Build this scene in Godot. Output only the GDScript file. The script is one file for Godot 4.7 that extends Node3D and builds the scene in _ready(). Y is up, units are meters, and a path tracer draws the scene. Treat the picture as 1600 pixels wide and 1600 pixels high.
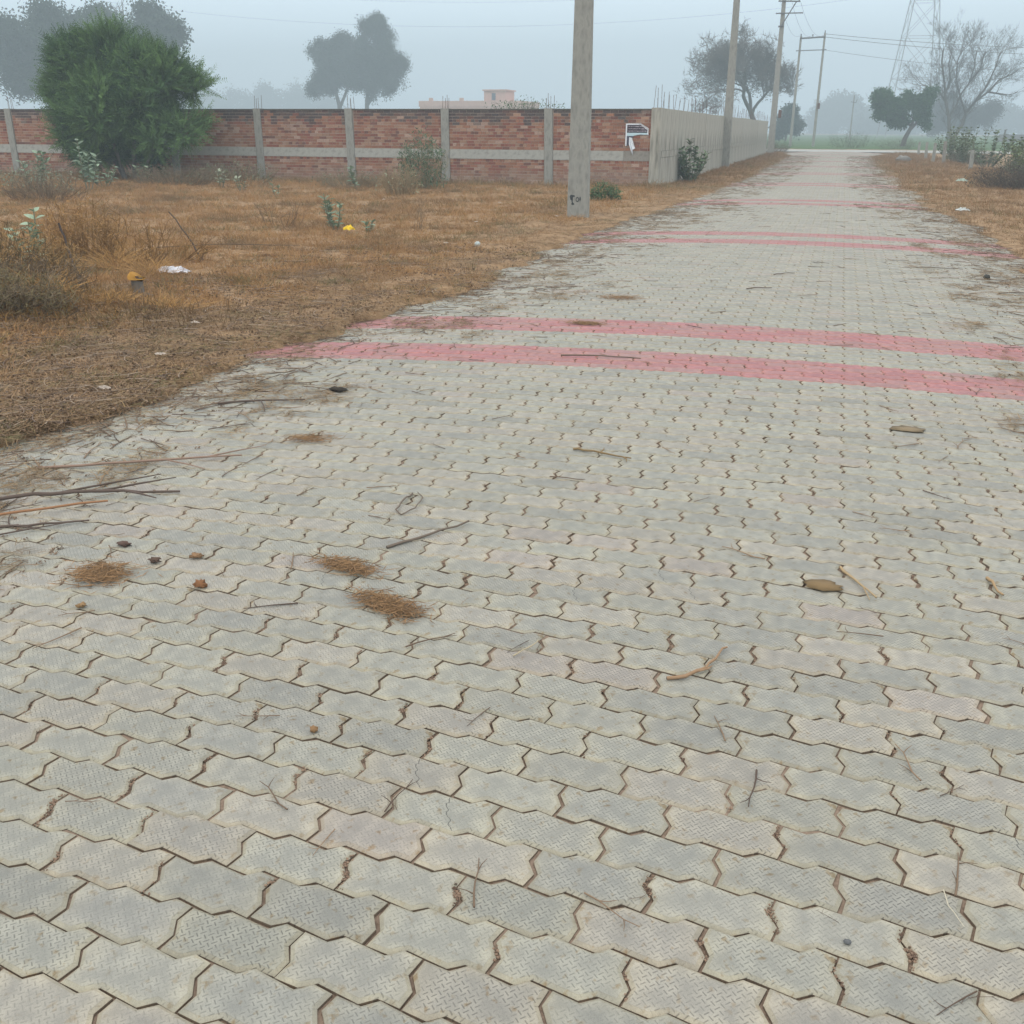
extends Node3D

# ---------------------------------------------------------------- measures
const PAVER_LENGTH := 0.25
const PAVER_DEPTH := 0.12277
const EYE := Vector3(-0.157, 1.465, 2.815)
const EDGE_LEFT := [3.0, -4.05, -1.2, -4.08, -3.7, -3.99, -5.2, -3.94, -7.25, -3.56, -12.8, -3.88, -20.0, -3.45, -29.0, -3.05, -45.0, -3.19, -70.0, -3.5, -84.0, -5.0]
const EDGE_RIGHT := [3.0, 2.1, -6.0, 2.1, -8.0, 2.1, -11.0, 2.05, -13.7, 2.15, -18.5, 1.95, -21.0, 1.55, -31.0, 1.15, -50.0, 1.3, -69.0, 1.57, -84.0, 4.2]
const WALL_Z := -27.8
const SIDE_X := -5.12

var rng := RandomNumberGenerator.new()
var noise := FastNoiseLite.new()
var fine := FastNoiseLite.new()
var used := {}
var M := {}

# ---------------------------------------------------------------- mesh builder
class MB:
	var v := PackedVector3Array()
	var n := PackedVector3Array()
	var c := PackedColorArray()
	var uv := PackedVector2Array()
	var ix := PackedInt32Array()
	var col := Color.WHITE
	func vert(p: Vector3, nn: Vector3, t := Vector2.ZERO) -> int:
		v.append(p); n.append(nn); c.append(col); uv.append(t)
		return v.size() - 1
	func tri(a: Vector3, b: Vector3, d: Vector3) -> void:
		var nn := (d - a).cross(b - a).normalized()
		var i := vert(a, nn); vert(b, nn); vert(d, nn)
		ix.append(i); ix.append(i + 1); ix.append(i + 2)
	func quad(a: Vector3, b: Vector3, d: Vector3, e: Vector3, ta := Vector2(0, 0), tb := Vector2(1, 0), td := Vector2(1, 1), te := Vector2(0, 1)) -> void:
		var nn := (d - a).cross(b - a).normalized()
		var i := vert(a, nn, ta); vert(b, nn, tb); vert(d, nn, td); vert(e, nn, te)
		for k in [0, 1, 2, 0, 2, 3]: ix.append(i + k)
	func box(lo: Vector3, hi: Vector3) -> void:
		var p := []
		for k in 8: p.append(Vector3(hi.x if k & 1 else lo.x, hi.y if k & 2 else lo.y, hi.z if k & 4 else lo.z))
		quad(p[6], p[7], p[5], p[4]); quad(p[3], p[2], p[0], p[1])
		quad(p[7], p[3], p[1], p[5]); quad(p[2], p[6], p[4], p[0])
		quad(p[2], p[3], p[7], p[6]); quad(p[4], p[5], p[1], p[0])
	func tube(pts: Array, rads: Array, sides: int) -> void:
		var base := v.size()
		var side := Vector3.RIGHT
		for k in pts.size():
			var d: Vector3 = (pts[mini(k + 1, pts.size() - 1)] - pts[maxi(k - 1, 0)]).normalized()
			side = side - d * side.dot(d)
			if side.length() < 0.1: side = d.cross(Vector3(0.3, 0.2, 0.9))
			side = side.normalized()
			var up := d.cross(side)
			for s in sides:
				var a := TAU * s / sides
				var o := side * cos(a) + up * sin(a)
				vert(pts[k] + o * rads[k], o)
		for k in pts.size() - 1:
			for s in sides:
				var a := base + k * sides + s
				var b := base + k * sides + (s + 1) % sides
				for q in [a, a + sides, b, b, a + sides, b + sides]: ix.append(q)
		var e := base + (pts.size() - 1) * sides
		for s in sides - 2:
			ix.append(e); ix.append(e + s + 2); ix.append(e + s + 1)
			ix.append(base); ix.append(base + s + 1); ix.append(base + s + 2)
	func prism(p0: Vector3, w0: Vector2, p1: Vector3, w1: Vector2, cut: float) -> void:   # upright post with chamfered corners
		var ring := func(p: Vector3, w: Vector2) -> Array:
			var hx := w.x / 2; var hz := w.y / 2
			return [p + Vector3(-hx + cut, 0, hz), p + Vector3(hx - cut, 0, hz), p + Vector3(hx, 0, hz - cut), p + Vector3(hx, 0, -hz + cut), p + Vector3(hx - cut, 0, -hz), p + Vector3(-hx + cut, 0, -hz), p + Vector3(-hx, 0, -hz + cut), p + Vector3(-hx, 0, hz - cut)]
		var a: Array = ring.call(p0, w0)
		var b: Array = ring.call(p1, w1)
		for k in 8: quad(b[k], b[(k + 1) % 8], a[(k + 1) % 8], a[k])
		for k in range(1, 7): tri(b[0], b[k + 1], b[k])
	func mesh() -> ArrayMesh:
		var a := []
		a.resize(Mesh.ARRAY_MAX)
		a[Mesh.ARRAY_VERTEX] = v; a[Mesh.ARRAY_NORMAL] = n; a[Mesh.ARRAY_COLOR] = c; a[Mesh.ARRAY_TEX_UV] = uv; a[Mesh.ARRAY_INDEX] = ix
		var m := ArrayMesh.new()
		m.add_surface_from_arrays(Mesh.PRIMITIVE_TRIANGLES, a)
		return m

# ---------------------------------------------------------------- naming
func numbered(called: String) -> String:
	var k: int = used.get(called, -1) + 1
	used[called] = k
	return called if k == 0 else "%s_%03d" % [called, k]

func tag(o: Node3D, label: String, category := "", group := "", kind := "") -> Node3D:
	o.set_meta("label", label)
	if category: o.set_meta("category", category)
	if group: o.set_meta("group", group)
	if kind: o.set_meta("kind", kind)
	return o

func thing(called: String, label: String, category: String, at := Vector3.ZERO, group := "", kind := "") -> Node3D:
	var o := Node3D.new()
	o.name = numbered(called)
	add_child(o)
	o.position = at
	return tag(o, label, category, group, kind)

func put(called: String, m: Mesh, material: Material, parent: Node3D = null) -> MeshInstance3D:
	var o := MeshInstance3D.new()
	o.mesh = m
	o.material_override = material
	if parent:
		o.name = called
		parent.add_child(o, true)
	else:
		o.name = numbered(called)
		add_child(o)
	return o

func scatter(called: String, m: Mesh, material: Material, where: Array, tints: PackedColorArray, parent: Node3D = null) -> MultiMeshInstance3D:
	var mm := MultiMesh.new()
	mm.transform_format = MultiMesh.TRANSFORM_3D
	mm.use_colors = true
	mm.mesh = m
	mm.instance_count = where.size()
	for k in where.size():
		mm.set_instance_transform(k, where[k])
		mm.set_instance_color(k, tints[k])
	var o := MultiMeshInstance3D.new()
	o.multimesh = mm
	o.material_override = material
	o.set_meta("kind", "stuff")
	if parent:
		o.name = called
		parent.add_child(o, true)
	else:
		o.name = numbered(called)
		add_child(o)
	return o

# ---------------------------------------------------------------- materials
func ramp_texture(frequency: float, colors: Array, size := 512, octaves := 4, as_seed := 1, kind := FastNoiseLite.TYPE_SIMPLEX_SMOOTH) -> NoiseTexture2D:
	var f := FastNoiseLite.new()
	f.noise_type = kind
	f.seed = as_seed
	f.frequency = frequency
	f.fractal_octaves = octaves
	var g := Gradient.new()
	var offs := PackedFloat32Array()
	var cols := PackedColorArray()
	for k in colors.size():
		offs.append(float(k) / (colors.size() - 1))
		var q: Color = colors[k]
		cols.append(q.linear_to_srgb())
	g.offsets = offs
	g.colors = cols
	var t := NoiseTexture2D.new()
	t.width = size; t.height = size
	t.seamless = true
	t.noise = f
	t.color_ramp = g
	return t

func plain(color: Color, rough := 0.9, tinted := true) -> StandardMaterial3D:
	var m := StandardMaterial3D.new()
	m.albedo_color = color.linear_to_srgb()
	m.roughness = rough
	m.metallic_specular = 0.3
	m.vertex_color_use_as_albedo = tinted
	return m

func textured(t: Texture2D, scale: Vector3, rough := 0.9, bump: Texture2D = null, bump_cm := 0.2, tinted := true) -> StandardMaterial3D:
	var m := plain(Color.WHITE, rough, tinted)
	m.albedo_texture = t
	m.uv1_triplanar = true
	m.uv1_world_triplanar = true
	m.uv1_scale = scale
	if bump:
		m.heightmap_enabled = true
		m.heightmap_texture = bump
		m.heightmap_scale = bump_cm
	return m

func leafy(through := 0.5) -> StandardMaterial3D:
	var m := plain(Color.WHITE, 0.7)
	m.backlight_enabled = true
	m.backlight = Color(through, through, through)
	return m

# ---------------------------------------------------------------- the lie of the land
func along(list: Array, z: float) -> float:
	for k in range(0, list.size() - 2, 2):
		if z >= list[k + 2]:
			var t: float = clampf((list[k] - z) / (list[k] - list[k + 2]), 0, 1)
			return lerpf(list[k + 1], list[k + 3], t)
	return list[list.size() - 1]

func edge_left(z: float) -> float: return along(EDGE_LEFT, z) + 0.32 * noise.get_noise_2d(z * 14.0, 40.0) + 0.17 * noise.get_noise_2d(z * 60.0, 90.0)
func edge_right(z: float) -> float: return along(EDGE_RIGHT, z) + 0.25 * noise.get_noise_2d(z * 14.0, 140.0) + 0.1 * noise.get_noise_2d(z * 60.0, 190.0)
func camber(x: float) -> float: return -0.0095 * minf((x + 0.7) * (x + 0.7), 16.0)
func outside(x: float, z: float) -> float:        # metres beyond the pavement's edge, negative on the pavement
	if z < -82.0: return 1.0
	return maxf(edge_left(z) - x, x - edge_right(z))
func ground_y(x: float, z: float) -> float:
	var base := -0.06 + 0.035 * noise.get_noise_2d(x * 5.0, z * 5.0) + 0.02 * noise.get_noise_2d(x * 22.0, z * 22.0)
	base += 0.16 * exp(-(pow((x + 6.7) / 1.1, 2) + pow((z + 4.5) / 0.55, 2)))
	var d := outside(x, z)
	return lerpf(camber(x) - 0.12, base, smoothstep(-0.15, 0.12, d))

func turned(yaw: float, pitch := 0.0, roll := 0.0, s := 1.0) -> Basis:
	return Basis.from_euler(Vector3(pitch, yaw, roll)).scaled(Vector3(s, s, s))

func away(p: Vector3, k: float) -> Vector3: return Vector3(EYE.x + (p.x - EYE.x) * k, p.y * k - 0.06, EYE.z + (p.z - EYE.z) * k)

func in_view(p: Vector3, margin := 0.0) -> bool:
	var q: Vector3 = (p - EYE) * Basis.from_euler(Vector3(deg_to_rad(-20.501), deg_to_rad(16.830), deg_to_rad(0.299)))
	if q.z > -0.3: return false
	var x := q.x / -q.z * 2.0
	var y := q.y / -q.z * 2.0
	return absf(x) < 1.0 + margin and absf(y) < 1.0 + margin

# ================================================================ the scene
func _ready() -> void:
	rng.seed = 7
	noise.seed = 3; noise.frequency = 0.05; noise.fractal_octaves = 3
	fine.seed = 11; fine.frequency = 0.5
	var cam := Camera3D.new()
	cam.name = "camera"
	cam.position = EYE
	cam.rotation_degrees = Vector3(-20.501, 16.830, 0.299)
	cam.fov = 53.13
	cam.near = 0.05
	cam.far = 3000.0
	add_child(cam)
	var we := WorldEnvironment.new()
	we.name = "environment"
	var env := Environment.new()
	env.background_mode = Environment.BG_SKY
	var sm := ProceduralSkyMaterial.new()
	sm.sky_top_color = Color(0.95, 0.955, 0.965)
	sm.sky_horizon_color = Color(0.75, 0.825, 0.878)
	sm.sky_curve = 0.45
	sm.ground_bottom_color = Color(0.55, 0.53, 0.5)
	sm.ground_horizon_color = Color(0.75, 0.825, 0.878)
	sm.sun_angle_max = 0.0
	sm.sky_energy_multiplier = 1.35
	sm.ground_energy_multiplier = 1.0
	var sky := Sky.new()
	sky.sky_material = sm
	env.sky = sky
	env.tonemap_mode = Environment.TONE_MAPPER_LINEAR
	env.tonemap_exposure = 1.13
	env.fog_enabled = true
	env.fog_density = 0.0031
	env.fog_light_color = Color(0.92, 0.98, 1.0)
	env.sdfgi_enabled = true
	env.ssao_enabled = true
	env.ssil_enabled = true
	we.environment = env
	add_child(we)
	var sun := DirectionalLight3D.new()
	sun.name = "sun"
	sun.light_energy = 0.25
	sun.light_angular_distance = 20.0
	sun.light_color = Color(1.0, 0.965, 0.91)
	sun.rotation_degrees = Vector3(-58, -35, 0)
	sun.shadow_enabled = true
	add_child(sun)
	make_materials()
	build_ground()
	build_road()
	build_brick_wall()
	build_side_wall()
	build_poles()
	build_trees()
	build_house()
	build_shrubs()
	build_grass()
	build_litter()

func make_materials() -> void:
	var speck := ramp_texture(0.08, [Color(0.2, 0.2, 0.2), Color(0.8, 0.8, 0.8)], 512, 5, 5)
	M.speck = speck
	M.soil = textured(ramp_texture(0.012, [Color(0.16, 0.10, 0.052), Color(0.25, 0.155, 0.082), Color(0.345, 0.225, 0.125), Color(0.235, 0.15, 0.082)], 1024, 6, 2), Vector3(0.45, 0.45, 0.45), 1.0, speck, 3.0)
	M.bed = textured(ramp_texture(0.03, [Color(0.12, 0.085, 0.06), Color(0.26, 0.19, 0.14), Color(0.18, 0.13, 0.095)], 512, 6, 4), Vector3(2.0, 2.0, 2.0), 1.0, speck, 0.6)
	M.concrete = textured(ramp_texture(0.012, [Color(0.20, 0.193, 0.17), Color(0.265, 0.255, 0.225), Color(0.31, 0.297, 0.26), Color(0.225, 0.216, 0.19)], 512, 6, 8), Vector3(1.3, 0.5, 1.3), 0.95, speck, 0.15)
	M.cast = textured(ramp_texture(0.012, [Color(0.25, 0.235, 0.205), Color(0.35, 0.335, 0.295), Color(0.40, 0.385, 0.34), Color(0.30, 0.285, 0.25)], 512, 6, 18), Vector3(0.8, 0.8, 0.8), 0.95, speck, 0.2)
	M.plaster = textured(ramp_texture(0.012, [Color(0.11, 0.105, 0.09), Color(0.29, 0.27, 0.225), Color(0.41, 0.38, 0.32), Color(0.19, 0.18, 0.15)], 512, 6, 9), Vector3(0.62, 0.09, 0.62), 0.95, speck, 0.2)
	M.brick = textured(ramp_texture(0.03, [Color(0.65, 0.65, 0.65), Color(1, 1, 1), Color(0.85, 0.85, 0.85)], 256, 5, 12), Vector3(2.5, 2.5, 2.5), 0.95, speck, 0.3)
	M.mortar = textured(ramp_texture(0.015, [Color(0.34, 0.25, 0.20), Color(0.46, 0.36, 0.30), Color(0.40, 0.30, 0.25)], 512, 5, 13), Vector3(0.9, 0.9, 0.9), 1.0, speck, 0.4)
	M.rust = plain(Color(0.13, 0.07, 0.05), 0.8)
	M.steel = plain(Color(0.16, 0.165, 0.17), 0.6)
	M.galvanized = plain(Color(0.33, 0.34, 0.35), 0.6)
	M.bark = textured(ramp_texture(0.03, [Color(0.10, 0.085, 0.07), Color(0.19, 0.165, 0.14)], 256, 4, 15), Vector3(2, 0.6, 2), 0.95)
	M.leaf = leafy()
	M.straw = leafy(0.35)
	M.twig = plain(Color.WHITE, 0.9)
	M.paint = plain(Color.WHITE, 0.85)
	M.plastic = leafy(0.4)

# ---------------------------------------------------------------- ground, fields, cross road
func steps(list: Array) -> PackedFloat32Array:
	var out := PackedFloat32Array()
	for k in range(0, list.size() - 2, 2):
		var a: float = list[k]
		var b: float = list[k + 2]
		var count := maxi(1, int(round(absf(b - a) / list[k + 1])))
		for j in count: out.append(lerpf(a, b, float(j) / count))
	out.append(list[list.size() - 1])
	return out

func sheet(xs: PackedFloat32Array, zs: PackedFloat32Array, height: Callable) -> ArrayMesh:
	var st := MB.new()
	for z in zs:
		for x in xs:
			var h: float = height.call(x, z)
			var hx: float = height.call(x + 0.05, z)
			var hz: float = height.call(x, z + 0.05)
			st.vert(Vector3(x, h, z), Vector3(-(hx - h) / 0.05, 1.0, -(hz - h) / 0.05).normalized(), Vector2(x, z))
	var w := xs.size()
	for r in zs.size() - 1:
		for k in w - 1:
			var a := r * w + k
			for q in ([a, a + w, a + 1, a + 1, a + w, a + w + 1] if zs[1] < zs[0] else [a, a + 1, a + w, a + 1, a + w + 1, a + w]): st.ix.append(q)
	return st.mesh()

func build_ground() -> void:
	var xs := steps([-500.0, 70.0, -80.0, 8.0, -32.0, 1.0, -13.0, 0.25, -5.4, 0.1, -2.4, 0.5, 1.0, 0.1, 3.0, 0.4, 12.0, 4.0, 60.0, 60.0, 400.0])
	var zs := steps([5.0, 0.14, -16.0, 0.3, -36.0, 0.8, -84.0, 4.0, -140.0, 60.0, -700.0])
	var g := put("ground", sheet(xs, zs, func(x, z): return ground_y(x, z)), M.soil)
	tag(g, "dry brown earth of the roadside plots on both sides of the paving", "ground", "", "structure")
	var green := textured(ramp_texture(0.02, [Color(0.05, 0.085, 0.03), Color(0.075, 0.13, 0.045), Color(0.11, 0.14, 0.06)], 512, 5, 21), Vector3(0.15, 0.15, 0.15), 1.0, M.speck, 6.0)
	var fx := steps([-120.0, 4.0, 120.0, 20.0, 300.0])
	var fz := steps([-96.0, 2.0, -150.0, 20.0, -420.0])
	var f := put("crop_field", sheet(fx, fz, func(x, z): return 0.05 + 0.12 * noise.get_noise_2d(x * 8.0, z * 8.0) - (0.3 if z > -97.0 else 0.0)), green)
	tag(f, "low green crop field beyond the end of the road", "field", "", "structure")
	var cx := steps([-70.0, 4.0, 80.0])
	var cz := steps([-82.2, 1.0, -92.0])
	var pale := textured(ramp_texture(0.03, [Color(0.33, 0.32, 0.29), Color(0.42, 0.41, 0.375)], 512, 4, 22), Vector3(0.6, 0.6, 0.6), 0.95)
	var cr := put("cross_road", sheet(cx, cz, func(x, z): return 0.0 - 0.004 * absf(z + 87.0)), pale)
	tag(cr, "pale paved cross road running left to right at the far end", "road", "", "structure")

# ---------------------------------------------------------------- the paving
func paver_outline() -> PackedVector2Array:
	var L := PAVER_LENGTH
	var D := PAVER_DEPTH
	var a := 0.0105
	var p := PackedVector2Array()
	var us := [0.0, 0.054, 0.084, 0.176, 0.206]
	var os := [0.0, a, -a, a, -a]
	for k in 5: p.append(Vector2(us[k] - L / 2, os[k] - D / 2))
	p.append(Vector2(L / 2, -D / 2))
	p.append(Vector2(L / 2 - a, -D / 2 + 0.042)); p.append(Vector2(L / 2 + a, -D / 2 + 0.079))
	p.append(Vector2(L / 2, D / 2))
	for k in [4, 3, 2, 1]: p.append(Vector2(us[k] - L / 2, os[k] + D / 2))
	p.append(Vector2(-L / 2, D / 2))
	p.append(Vector2(-L / 2 + a, -D / 2 + 0.079)); p.append(Vector2(-L / 2 - a, -D / 2 + 0.042))
	return p

func inset(p: PackedVector2Array, by: float) -> PackedVector2Array:
	var out := PackedVector2Array()
	for k in p.size():
		var e1 := (p[k] - p[(k + p.size() - 1) % p.size()]).normalized()
		var e2 := (p[(k + 1) % p.size()] - p[k]).normalized()
		var n1 := Vector2(-e1.y, e1.x)
		var n2 := Vector2(-e2.y, e2.x)
		var m := (n1 + n2).normalized()
		out.append(p[k] + m * by / maxf(0.45, m.dot(n1)))
	return out

var pv := PackedVector3Array()      # the paver's template
var pn := PackedVector3Array()
var pu := PackedVector2Array()
var pw := PackedFloat32Array()      # how much of the worn edge tone a vertex takes
var pix := PackedInt32Array()
var ptop := 0
var ptop_ix := 0

func paver_template() -> void:
	var outer := inset(paver_outline(), 0.0011)
	var inner := inset(paver_outline(), 0.0095)
	var n := outer.size()
	var cellmap := func(q: Vector2) -> Vector2: return Vector2((q.x + 0.14) / 0.28, (q.y + 0.08) / 0.16)
	for q in inner:
		pv.append(Vector3(q.x, 0, q.y)); pn.append(Vector3.UP); pu.append(cellmap.call(q)); pw.append(0.0)
	var t := Geometry2D.triangulate_polygon(inner)
	for k in range(0, t.size(), 3):
		var a := inner[t[k]]; var b := inner[t[k + 1]]; var d := inner[t[k + 2]]
		var flip := (b - a).cross(d - a) < 0.0
		pix.append(t[k]); pix.append(t[k + 2] if flip else t[k + 1]); pix.append(t[k + 1] if flip else t[k + 2])
	ptop = n
	ptop_ix = pix.size()
	for k in n:      # chamfer
		var m := (outer[k] - inner[k]).normalized()
		var nn := Vector3(m.x, 1.1, m.y).normalized()
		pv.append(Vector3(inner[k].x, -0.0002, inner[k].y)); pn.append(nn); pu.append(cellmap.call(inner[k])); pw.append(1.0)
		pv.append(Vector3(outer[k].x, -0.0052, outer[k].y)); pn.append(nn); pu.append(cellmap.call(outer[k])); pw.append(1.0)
	for k in n:
		var a := n + k * 2; var b := n + ((k + 1) % n) * 2
		for q in [a, a + 1, b, b, a + 1, b + 1]: pix.append(q)
	for k in n:      # sides
		var m := (outer[k] - inner[k]).normalized()
		var nn := Vector3(m.x, 0, m.y)
		pv.append(Vector3(outer[k].x, -0.0052, outer[k].y)); pn.append(nn); pu.append(cellmap.call(outer[k])); pw.append(2.0)
		pv.append(Vector3(outer[k].x, -0.026, outer[k].y)); pn.append(nn); pu.append(cellmap.call(outer[k])); pw.append(2.0)
	for k in n:
		var a := n * 3 + k * 2; var b := n * 3 + ((k + 1) % n) * 2
		for q in [a, a + 1, b, b, a + 1, b + 1]: pix.append(q)

func paver_textures() -> Array:
	var W := 2048; var H := 1024
	var n1 := FastNoiseLite.new(); n1.seed = 31; n1.frequency = 0.009; n1.fractal_octaves = 5
	var n2 := FastNoiseLite.new(); n2.seed = 32; n2.frequency = 0.16; n2.fractal_octaves = 3
	var a := n1.get_image(W, H).get_data()
	var b := n2.get_image(W, H).get_data()
	var n3 := FastNoiseLite.new(); n3.seed = 33; n3.frequency = 0.014; n3.fractal_octaves = 4
	var b2 := n3.get_image(W, H).get_data()
	var rgb := PackedByteArray(); rgb.resize(W * H * 3)
	var hei := PackedByteArray(); hei.resize(W * H)
	var cell := 0.0122 * sqrt(2.0)
	for y in H:
		var gz := ((y % 256) + 0.5) / 256.0 * 0.16 - 0.08
		for x in W:
			var gx := ((x % 512) + 0.5) / 512.0 * 0.28 - 0.14
			var i := y * W + x
			var cloud := a[i] / 255.0
			var grain := b[i] / 255.0
			var p := (gx + gz) / cell
			var q := (gx - gz) / cell
			var fp := p - floorf(p); var fq := q - floorf(q)
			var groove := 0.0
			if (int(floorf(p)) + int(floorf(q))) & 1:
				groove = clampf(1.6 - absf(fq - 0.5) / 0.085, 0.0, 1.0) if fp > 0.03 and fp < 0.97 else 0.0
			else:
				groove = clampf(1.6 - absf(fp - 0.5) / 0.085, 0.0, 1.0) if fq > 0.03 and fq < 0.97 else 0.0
			var e := maxf(absf(gx) / 0.123, absf(gz) / 0.061)
			var rim := clampf((e - 0.55) / 0.45, 0.0, 1.0)
			var cell_no := (y / 256) * 4 + x / 512
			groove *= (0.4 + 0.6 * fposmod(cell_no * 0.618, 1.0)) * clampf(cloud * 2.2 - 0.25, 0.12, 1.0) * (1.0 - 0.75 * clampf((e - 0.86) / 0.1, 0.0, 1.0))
			var alb := 0.80 + (cloud - 0.5) * 0.15 + (grain - 0.5) * 0.12 + rim * 0.05
			if grain > 0.82: alb -= 0.07
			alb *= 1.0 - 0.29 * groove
			var stain := clampf((b2[i] / 255.0 - 0.70) / 0.16, 0.0, 1.0) * (0.28 if cell_no % 3 else 0.5)
			if cell_no == 15:
				var crack := absf(gx - 0.02 - 0.35 * gz - (a[(y * W + 700) % (W * H)] / 255.0 - 0.5) * 0.03)
				if crack < 0.0009 and absf(gz) < 0.06: alb *= 0.5
			var warm := rim * 0.03 + (cloud - 0.5) * 0.02
			rgb[i * 3] = int(clampf(alb * (1.0 + warm * 0.5) * (1.0 - 0.22 * stain), 0, 1) * 255.0)
			rgb[i * 3 + 1] = int(clampf(alb * (1.0 - 0.36 * stain), 0, 1) * 255.0)
			rgb[i * 3 + 2] = int(clampf(alb * (1.0 - warm) * (1.0 - 0.55 * stain), 0, 1) * 255.0)
			hei[i] = int(clampf(0.72 - 0.55 * groove + (grain - 0.5) * 0.22, 0, 1) * 255.0)
	return [ImageTexture.create_from_image(Image.create_from_data(W, H, false, Image.FORMAT_RGB8, rgb)), ImageTexture.create_from_image(Image.create_from_data(W, H, false, Image.FORMAT_L8, hei))]

func band(row: int) -> bool:
	var k := posmod(-row - 31, 68)
	return row < -20 and (k < 5 or (k >= 10 and k < 15))

func paver_tone(row: int) -> Color:
	var r := rng.randf()
	var c := Color(0.398, 0.38, 0.318)
	if r < 0.28: c = Color(0.42, 0.385, 0.322)
	elif r < 0.52: c = Color(0.365, 0.35, 0.30)
	elif r < 0.56: c = Color(0.415, 0.368, 0.315)
	if band(row):
		c = Color(0.48, 0.205, 0.205).lerp(Color(0.42, 0.30, 0.265), clampf(rng.randf_range(-0.05, 0.5) + noise.get_noise_2d(row * 9.0, rng.randf() * 40.0) * 0.4, 0.0, 0.6))
	var s := 1.10 * (1.0 + rng.randf_range(-0.07, 0.07))
	return Color(c.r * s, c.g * s, c.b * s)

func add_paver(st: MB, t: Transform3D, tone: Color, cell: int, full: bool) -> void:
	var base := st.v.size()
	var o := Vector2(cell % 4, cell / 4)
	var n := pv.size() if full else ptop * 3
	var worn := PackedVector3Array()      # every block's outline is chipped and cast a little differently
	for k in ptop:
		var j := Vector3(rng.randfn() * 0.0008, 0, rng.randfn() * 0.0008)
		if rng.randf() < 0.05: j -= Vector3(signf(pv[k].x), 0.25, signf(pv[k].z)) * rng.randf_range(0.002, 0.0055)
		worn.append(j)
	for k in n:
		var j := worn[k] if k < ptop else (worn[(k - ptop) / 2] if k < ptop * 3 else worn[(k - ptop * 3) / 2])
		st.v.append(t * (pv[k] + j))
		st.n.append(pn[k])
		st.uv.append((pu[k] + o) * 0.25)
		var w := pw[k]
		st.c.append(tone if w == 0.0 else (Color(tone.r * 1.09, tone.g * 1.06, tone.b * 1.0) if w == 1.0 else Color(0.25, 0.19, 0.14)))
	var m := pix.size() if full else ptop_ix + ptop * 6
	for k in m: st.ix.append(base + pix[k])

func build_road() -> void:
	var road := Node3D.new()
	road.name = numbered("road")
	add_child(road)
	tag(road, "long straight road of grey zigzag concrete pavers with red cross bands", "road", "", "structure")
	var bed := sheet(steps([-4.4, 0.2, 2.5]), steps([3.4, 0.2, -10.0, 1.0, -82.2]), func(x, z): return camber(x) - 0.0105 + 0.006 * fine.get_noise_2d(x * 3.0, z * 3.0))
	put("sand_bed", bed, M.bed, road)
	paver_template()
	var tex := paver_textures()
	var m := plain(Color.WHITE, 0.75)
	m.metallic_specular = 0.5
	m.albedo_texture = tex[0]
	m.heightmap_enabled = true
	m.heightmap_texture = tex[1]
	m.heightmap_scale = 0.13
	var worn: StandardMaterial3D = m.duplicate()
	worn.heightmap_scale = 0.03
	var near := []
	var spots := []
	for row in range(-672, 26):
		var z := row * PAVER_DEPTH
		var shift := 0.5 if row & 1 else 0.0
		var drift := 0.004 * noise.get_noise_2d(row * 3.0, 7.0)
		for k in range(-19, 11):
			var x: float = (k + 0.5 + shift) * PAVER_LENGTH + drift
			if x < edge_left(z) - 0.45 or x > edge_right(z) + 0.5 or x < -4.5 or x > 2.6: continue
			var p := Vector3(x, camber(x) + rng.randf_range(-0.0022, 0.0012), z + rng.randf_range(-0.001, 0.001))
			var t := Transform3D(Basis.from_euler(Vector3(rng.randf_range(-0.008, 0.008), rng.randf_range(-0.009, 0.009), rng.randf_range(-0.008, 0.008) - 0.019 * (x + 0.7))) * Basis.from_scale(Vector3(rng.randf_range(0.976, 1.0) if rng.randf() < 0.78 else rng.randf_range(0.95, 0.975), 1, rng.randf_range(0.978, 1.0))), p)
			spots.append([t, paver_tone(row), (rng.randi() % 15 if rng.randf() > 0.02 else 15), p.distance_to(EYE) if in_view(p, 0.04) else 1e6])
	var order := range(spots.size())
	order.sort_custom(func(a, b): return spots[a][3] < spots[b][3])
	var rest := MB.new()
	for j in order.size():
		var s: Array = spots[order[j]]
		if j < 300:
			var st := MB.new()
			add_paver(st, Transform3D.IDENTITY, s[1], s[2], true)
			var o := put("paver", st.mesh(), m, road)
			o.transform = s[0]
		else:
			var p: Vector3 = s[0].origin
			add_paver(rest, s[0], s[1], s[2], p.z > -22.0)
	put("paver_field", rest.mesh(), worn, road).set_meta("kind", "stuff")

# ---------------------------------------------------------------- walls
func brick_tone(h: float, x: float) -> Color:
	var r := rng.randf()
	var c := Color(0.335, 0.16, 0.10)
	if r < 0.25: c = Color(0.28, 0.11, 0.075)
	elif r < 0.45: c = Color(0.385, 0.23, 0.155)
	elif r < 0.52: c = Color(0.44, 0.29, 0.22)
	elif r < 0.60: c = Color(0.21, 0.10, 0.075)
	var s := rng.randf_range(0.86, 1.12)
	c = Color(c.r * s, c.g * s, c.b * s)
	var soot := clampf((h - 1.62 + 0.4 * fine.get_noise_2d(x * 4.0, h * 0.7) + 0.25 * noise.get_noise_2d(x * 30.0, 5.0) + rng.randf_range(-0.12, 0.12)) / 0.25, 0.0, 0.85)      # black algae under the open wall top
	c = c.lerp(Color(0.075, 0.07, 0.07), soot)
	var dust := clampf((0.35 - h) / 0.5 + 0.5 * noise.get_noise_2d(x * 9.0, 50.0), 0.0, 0.5)
	return c.lerp(Color(0.34, 0.26, 0.2), dust)

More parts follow.
